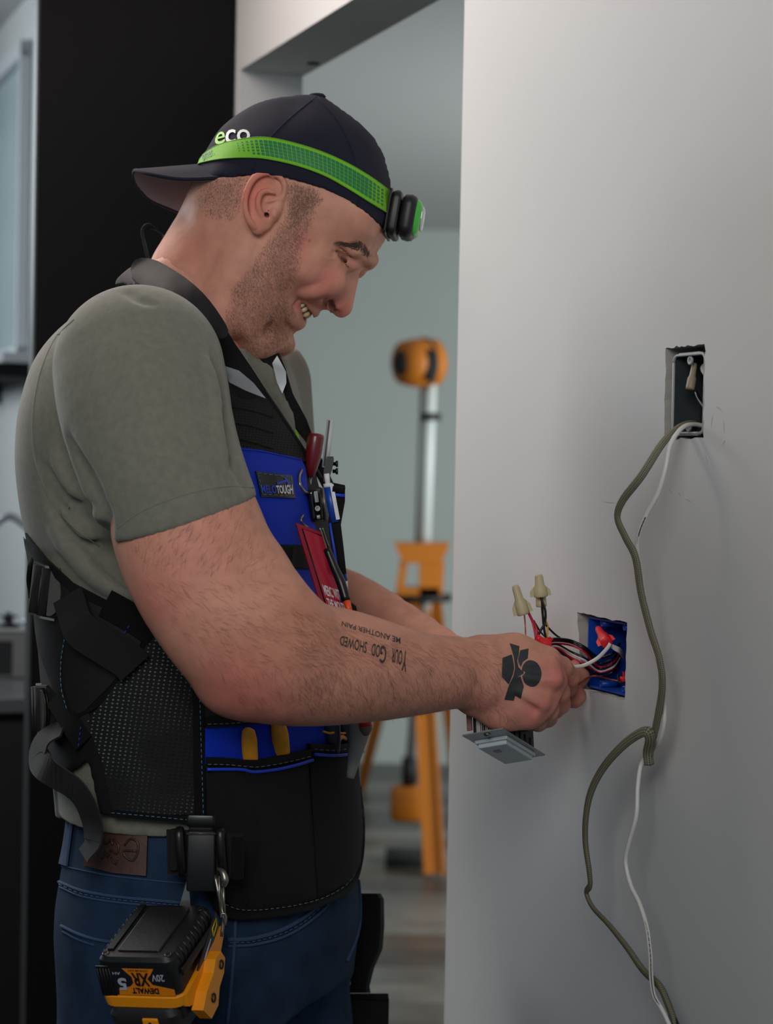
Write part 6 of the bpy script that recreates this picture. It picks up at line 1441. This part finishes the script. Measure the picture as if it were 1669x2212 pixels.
# lower blue box
ta, za = tz(1353, 1345); tb_, zb_ = tz(1250, 1490); zb2 = tz(1352, 1511)[1]; za2 = tz(1246, 1324)[1]
bb = thing('blue_switch_box', 'blue two-gang switch box recessed in the lower wall opening', 'electrical box', WX((ta + tb_) / 2, zb_, -.05))
t0, t1 = ta + .0012, tb_ - .005; z0, z1 = max(zb_, zb2) + .0015, min(za, za2) - .0015
openbox(bb, t0, t1, z0, z1, -.006, .080, m_bb, m_bb)
for tt in (t0 + (t1 - t0) * .22, t0 + (t1 - t0) * .74):
    for zc in (z1 - .005, z0 + .005):
        one('screw_post', lathe(WX(tt, zc, -.030), WN, [(.0034, 0), (.0034, .021), (.0018, .0212), (.0016, .012)], 12), m_bb, bb)
wbox('divider_rib', t0 + .02, t1 - .004, z0 + .002, z0 + .010, -.05, -.040, m_bb, bb)
def lb(f, g, o): return WX(t0 + (t1 - t0) * f, z0 + (z1 - z0) * g, o)
HANDP = P(1195, 1405, 1.758)
nb = wirenut('wire_connector', WP(1291, 1357, -.004), WP(1311, 1390, .004), .0058, m_red, 'red winged wire connector hanging in the blue box opening')
wirenut('wire_connector', P(1158, 1376, 1.752), P(1184, 1396, 1.758), .0056, m_red, 'red wire connector half hidden behind the top of the fist')
wirenut('wire_connector', P(1112, 1264, 1.765), P(1131, 1328, 1.765), .0062, m_tan, 'left tan wire connector with red and copper wires, held above the fist')
wirenut('wire_connector', P(1163, 1241, 1.765), P(1168, 1290, 1.765), .0066, m_tan, 'right tan wire connector standing higher above the fist')
wirenut('wire_connector', P(1166, 1262, 1.772), P(1169, 1311, 1.772), .0052, m_tan, 'tan wire connector tucked directly behind the higher right one', False)
wire('wire', [P(1138, 1318, 1.765), P(1150, 1345, 1.766), P(1156, 1372, 1.762), P(1158, 1390, 1.762)], .0011, m_wr, 'red wire leaving the left tan connector on its right side')
wire('wire', [P(1138, 1316, 1.763), P(1146, 1332, 1.768), P(1159, 1360, 1.762), P(1162, 1385, 1.764)], .0010, m_wr, 'red wire twisted alongside the first under the left connector')
wire('bare_wire', [P(1132, 1326, 1.765), P(1134, 1350, 1.766), P(1135, 1372, 1.762), P(1137, 1385, 1.762)], .0007, m_wc, 'thin bare copper wire straight below the left tan connector')
wire('wire', [P(1167, 1290, 1.764), P(1177, 1318, 1.763), P(1176, 1345, 1.764), P(1164, 1368, 1.764), P(1160, 1385, 1.765)], .0012, m_wk, 'black wire under the right tan connector crossing to the left')
wire('wire', [P(1170, 1292, 1.766), P(1172, 1330, 1.768), P(1175, 1360, 1.768), P(1180, 1385, 1.768)], .0012, m_wk, 'black wire running straight down from the right tan connector')
wire('wire', [P(1169, 1306, 1.772), P(1172, 1330, 1.772), P(1182, 1352, 1.772), P(1180, 1380, 1.770)], .0010, m_wy, 'yellow wire beside the black ones under the right connector')
wire('wire', [P(1152, 1340, 1.770), P(1165, 1362, 1.772), P(1176, 1375, 1.770)], .0009, m_wk, 'short black wire behind the red pair above the fist')
wire('wire', [P(1178, 1350, 1.770), P(1198, 1370, 1.785), P(1215, 1382, 1.800)], .0010, m_wk, 'black wire slanting right from the right connector to the bundle')
for i, (m_, r_, nm) in enumerate(((m_wk, .0014, 'uppermost black wire arching from the fist into the blue box'), (m_wk, .0013, 'second black wire below the uppermost one into the blue box'), (m_wr, .0010, 'upper pink-red wire arching between fist and blue box'), (m_wk, .0013, 'third black wire of the bundle, sagging into the blue box'), (m_wr, .0011, 'lower red wire sagging from the fist into the blue box'), (m_wk, .0013, 'lowest black wire of the bundle between fist and box'), (m_ww, .0012, 'white wire lying inside the bundle of black wires'))):
    y0_ = (1382, 1386, 1392, 1394, 1402, 1406, 1398)[i]; y1_ = (1384, 1388, 1394, 1408, 1420, 1426, 1412)[i]; ye = (1420, 1432, 1440, 1444, 1452, 1460, 1450)[i]
    wire('wire', [P(1182, y0_, 1.764), P(1202, y0_ - 2, 1.775), WP(1232, y1_, .020), WP(1262, y1_ + 14, .008), WP(1292, ye, -.012), WP(1322, ye - 8, -.022), WP(1338, ye - 30, -.035)], r_, m_, nm)
for i in range(7):
    f0, g0 = .10 + .07 * (i % 3), .28 + .05 * i; m_ = (m_wk, m_wr, m_wk, m_wk, m_wr, m_wk, m_wk)[i]
    wire('wire', [lb(.62 - .05 * i, .22 + .035 * i, -.022 - .004 * i), lb(.36, .14 + .05 * i, -.014 - .005 * i), lb(f0, g0, -.020 - .004 * i), lb(.16, g0 + .12, -.040), lb(.34, g0 + .05, -.055)], .0013, m_,
         ('black', 'red', 'black', 'black', 'red', 'black', 'black')[i] + ' wire curled at the back of the blue box, loop %s from its floor' % ('lowest', 'second', 'third', 'fourth', 'fifth', 'sixth', 'highest')[i])
wire('wire', [WP(1236, 1441, .030), WP(1262, 1437, .022), WP(1290, 1422, .012), WP(1310, 1402, .006), WP(1318, 1390, .003)], .0019, m_ww, 'thick white wire curving from the fingertips to the red connector')
for i in range(3): wire('wire', [WP(1312, 1390, .002), WP(1326, 1396 + 3 * i, -.004), WP(1338, 1402 + 4 * i, -.012), WP(1347, 1415 + 3 * i, -.03)], .0013, m_ww, ('upper', 'middle', 'lower')[i] + ' of three white wires twisted right of the red connector')
wire('bare_wire', [P(1222, 1502, 1.772), P(1240, 1486, 1.782), P(1262, 1468, 1.788), WP(1285, 1460, .006), WP(1310, 1466, -.008), WP(1340, 1472, -.02)], .0009, mat('copper_dark', (150, 70, 48), .4, metal=.5), 'bare copper wire pinched between finger and thumb, entering the blue box')
wirenut('wire_connector', lb(.55, .17, -.022), lb(.33, .14, -.024), .0048, m_red, 'dark red connector lying low inside the blue box', False)
# switch held under the fist
K1 = unit(np.array([.467, .81, -.362])); K2 = np.array([.86, -.36, .21]); K2 = unit(K2 - K1 * np.dot(K1, K2)); K3 = unit(np.cross(K1, K2)); K3 = K3 if K3[2] < 0 else -K3
SO = P(1089, 1610, 1.735)
def K(a, b, c): return SO + K1 * a + K2 * b + K3 * c
sw = thing('wall_switch', 'white wall switch with black body held face down beneath the fist', 'switch', K(0, 0, 0))
m_sp = mat('strap_zinc', (150, 156, 158), .35, metal=.5); m_sw = mat('switch_white', (186, 196, 200), .4)
one('mounting_strap', box(K(0, 0, 0), (K1, K2, K3), (.050, .0205, .0007), .0003), m_sp, sw, smooth=False)
one('body', box(K(0, 0, -.022), (K1, K2, K3), (.034, .0165, .021), .0015), mat('switch_black', (26, 26, 27), .45), sw, smooth=False)
one('face_frame', box(K(.002, 0, .0025), (K1, K2, K3), (.0335, .0165, .0018), .0008), m_sw, sw, smooth=False)
one('paddle', box(K(.002, 0, .0062), (K1, K2, K3), (.031, .0145, .0022), .0012), m_sw, sw, smooth=False)
one('status_window', box(K(-.012, -.002, .0086), (K1, K2, K3), (.0035, .0030, .0003)), mat('window_dark', (70, 76, 78), .3), sw, smooth=False)
one('strap_screw', lathe(K(-.043, .002, .0006), K3, [(.0032, 0), (.0032, .0010), (.0016, .0022)], 12), m_steel, sw); one('strap_screw', lathe(K(.043, .002, .0006), K3, [(.0032, 0), (.0032, .0010), (.0016, .0022)], 12), m_steel, sw)
one('rating_label', box(K(-.0345, 0, -.016), (K1, K2, K3), (.0003, .0125, .012)), mat('label_paper', (170, 168, 166), .6), sw, smooth=False)
for i in range(9): one('label_print', box(K(-.0349, -.008 + i * .0019, -.014), (K1, K2, K3), (.0002, .0003 + .0003 * (i % 3), .008)), m_lk, sw, smooth=False)
for i in range(4): one('side_tab', box(K(-.012 + i * .012, .0170, -.006), (K1, K2, K3), (.0012, .0006, .005)), m_lk, sw, smooth=False)
one('side_bracket', box(K(-.0365, -.0185, -.020), (K1, K2, K3), (.001, .0025, .012)), mat('bracket_pink', (150, 100, 96), .5), sw, smooth=False)
# cables hanging in front of the wall
m_slv = mat('braided_sleeve', (120, 116, 96), .6, spec=.4)
nt = m_slv.node_tree; N = nt.nodes; L = nt.links; uvn = N.new('ShaderNodeUVMap'); uvn.uv_map = 'uv'; mp = N.new('ShaderNodeMapping'); mp.inputs['Rotation'].default_value = (0, 0, PI / 4); L.new(uvn.outputs[0], mp.inputs[0])
ck = N.new('ShaderNodeTexChecker'); ck.inputs['Scale'].default_value = 1; ck.inputs['Color1'].default_value = lin((132, 128, 106)) + (1,); ck.inputs['Color2'].default_value = lin((70, 68, 54)) + (1,); L.new(mp.outputs[0], ck.inputs['Vector']); L.new(ck.outputs[0], N['Principled BSDF'].inputs['Base Color'])
def cable(name, pts, r, m, parent, flat=1.0, n=8, uvs=None):
    path = spline([WP(x, y, o) for x, y, o in pts], n); rr_ = r if np.isscalar(r) else list(np.interp(np.linspace(0, 1, len(path)), np.linspace(0, 1, len(r)), r))
    V, F = tube(path, rr_, 14, flat); uv = None
    if uvs:
        Ls = np.append(0, np.cumsum([np.linalg.norm(path[i + 1] - path[i]) for i in range(len(path) - 1)])); uv = [(Ls[i] * uvs, k / 14 * 16) for i in range(len(path)) for k in range(14)]
    return obj(name, V, F, m, parent, uv=uv)
cb1 = [(1500, 912, -.020), (1482, 915, -.004), (1462, 926, .012), (1430, 958, .034), (1385, 1028, .052), (1345, 1080, .058), (1333, 1118, .058), (1350, 1160, .055), (1372, 1205, .050), (1384, 1280, .046), (1404, 1360, .042), (1424, 1425, .040), (1430, 1480, .038), (1421, 1545, .036), (1408, 1605, .034), (1400, 1650, .032)]
cb2 = [(1402, 1652, .034), (1399, 1625, .036), (1404, 1594, .040), (1392, 1580, .044), (1350, 1606, .050), (1305, 1655, .055), (1276, 1710, .058), (1265, 1765, .058), (1264, 1820, .056), (1272, 1880, .054), (1274, 1912, .052), (1266, 1928, .050), (1280, 1960, .048), (1315, 1998, .046), (1355, 2048, .042), (1388, 2095, .038), (1424, 2130, .036), (1442, 2168, .034), (1456, 2208, .034), (1462, 2240, .034)]
ct = thing('sleeved_cable', 'olive braided cable sleeve hanging in kinks from the upper wall box', 'cable', WP(1400, 1650, .03))
cable('sleeve_upper', cb1, [.0040, .0040, .0042, .0040, .0044, .0042, .0042, .0038], m_slv, ct, .55, uvs=900)
cable('sleeve_lower', cb2, [.0044, .0048, .0052, .0050, .0044, .0036, .0040, .0052, .0058, .0050], m_slv, ct, .55, uvs=900)
cable('inner_wire', [(1440, 2195, .030), (1447, 2215, .030), (1452, 2245, .030)], .0014, m_bl2, ct); cable('inner_wire', [(1458, 2200, .034), (1466, 2220, .034), (1470, 2245, .034)], .0014, m_wk, ct)
cw = [(1524, 922, -.016), (1502, 917, -.004), (1480, 920, .010), (1462, 936, .022), (1446, 965, .030), (1436, 1015, .036), (1420, 1068, .040), (1396, 1112, .044), (1380, 1152, .046), (1376, 1185, .044), (1386, 1240, .036), (1396, 1320, .032), (1408, 1395, .030), (1424, 1440, .030), (1433, 1500, .030), (1434, 1560, .030), (1424, 1600, .028), (1404, 1628, .026), (1385, 1650, .028), (1377, 1700, .034), (1374, 1762, .038), (1358, 1822, .040), (1351, 1862, .040), (1362, 1912, .040), (1380, 1950, .040), (1396, 2000, .042), (1404, 2060, .046), (1406, 2110, .048), (1412, 2150, .048), (1430, 2182, .046), (1446, 2216, .044), (1456, 2245, .044)]
cwt = thing('white_cable', 'thin white cable hanging beside the olive sleeve in front of the wall', 'cable', WP(1376, 1700, .03))
cable('jacket', cw, .0020, m_ww, cwt)
mb = MB(); path = spline([WP(x, y, o) for x, y, o in cw], 30)
for a, b in ((215, 262), (740, 860)):
    i = a
    while i < b and i + 2 < len(path):
        t = unit(path[i + 1] - path[i]); w_ = .0004 + .0005 * ((i * 7) % 3) / 2; mb.add(*box(path[i] - unit(CAM * 0 + (path[i] - CAM)) * .0019, (t, np.cross(t, YA), YA), (w_, .0005, .0003))); i += 2
obj('jacket_print', mb.V, mb.F, m_lk, cwt, smooth=False, kind='stuff')
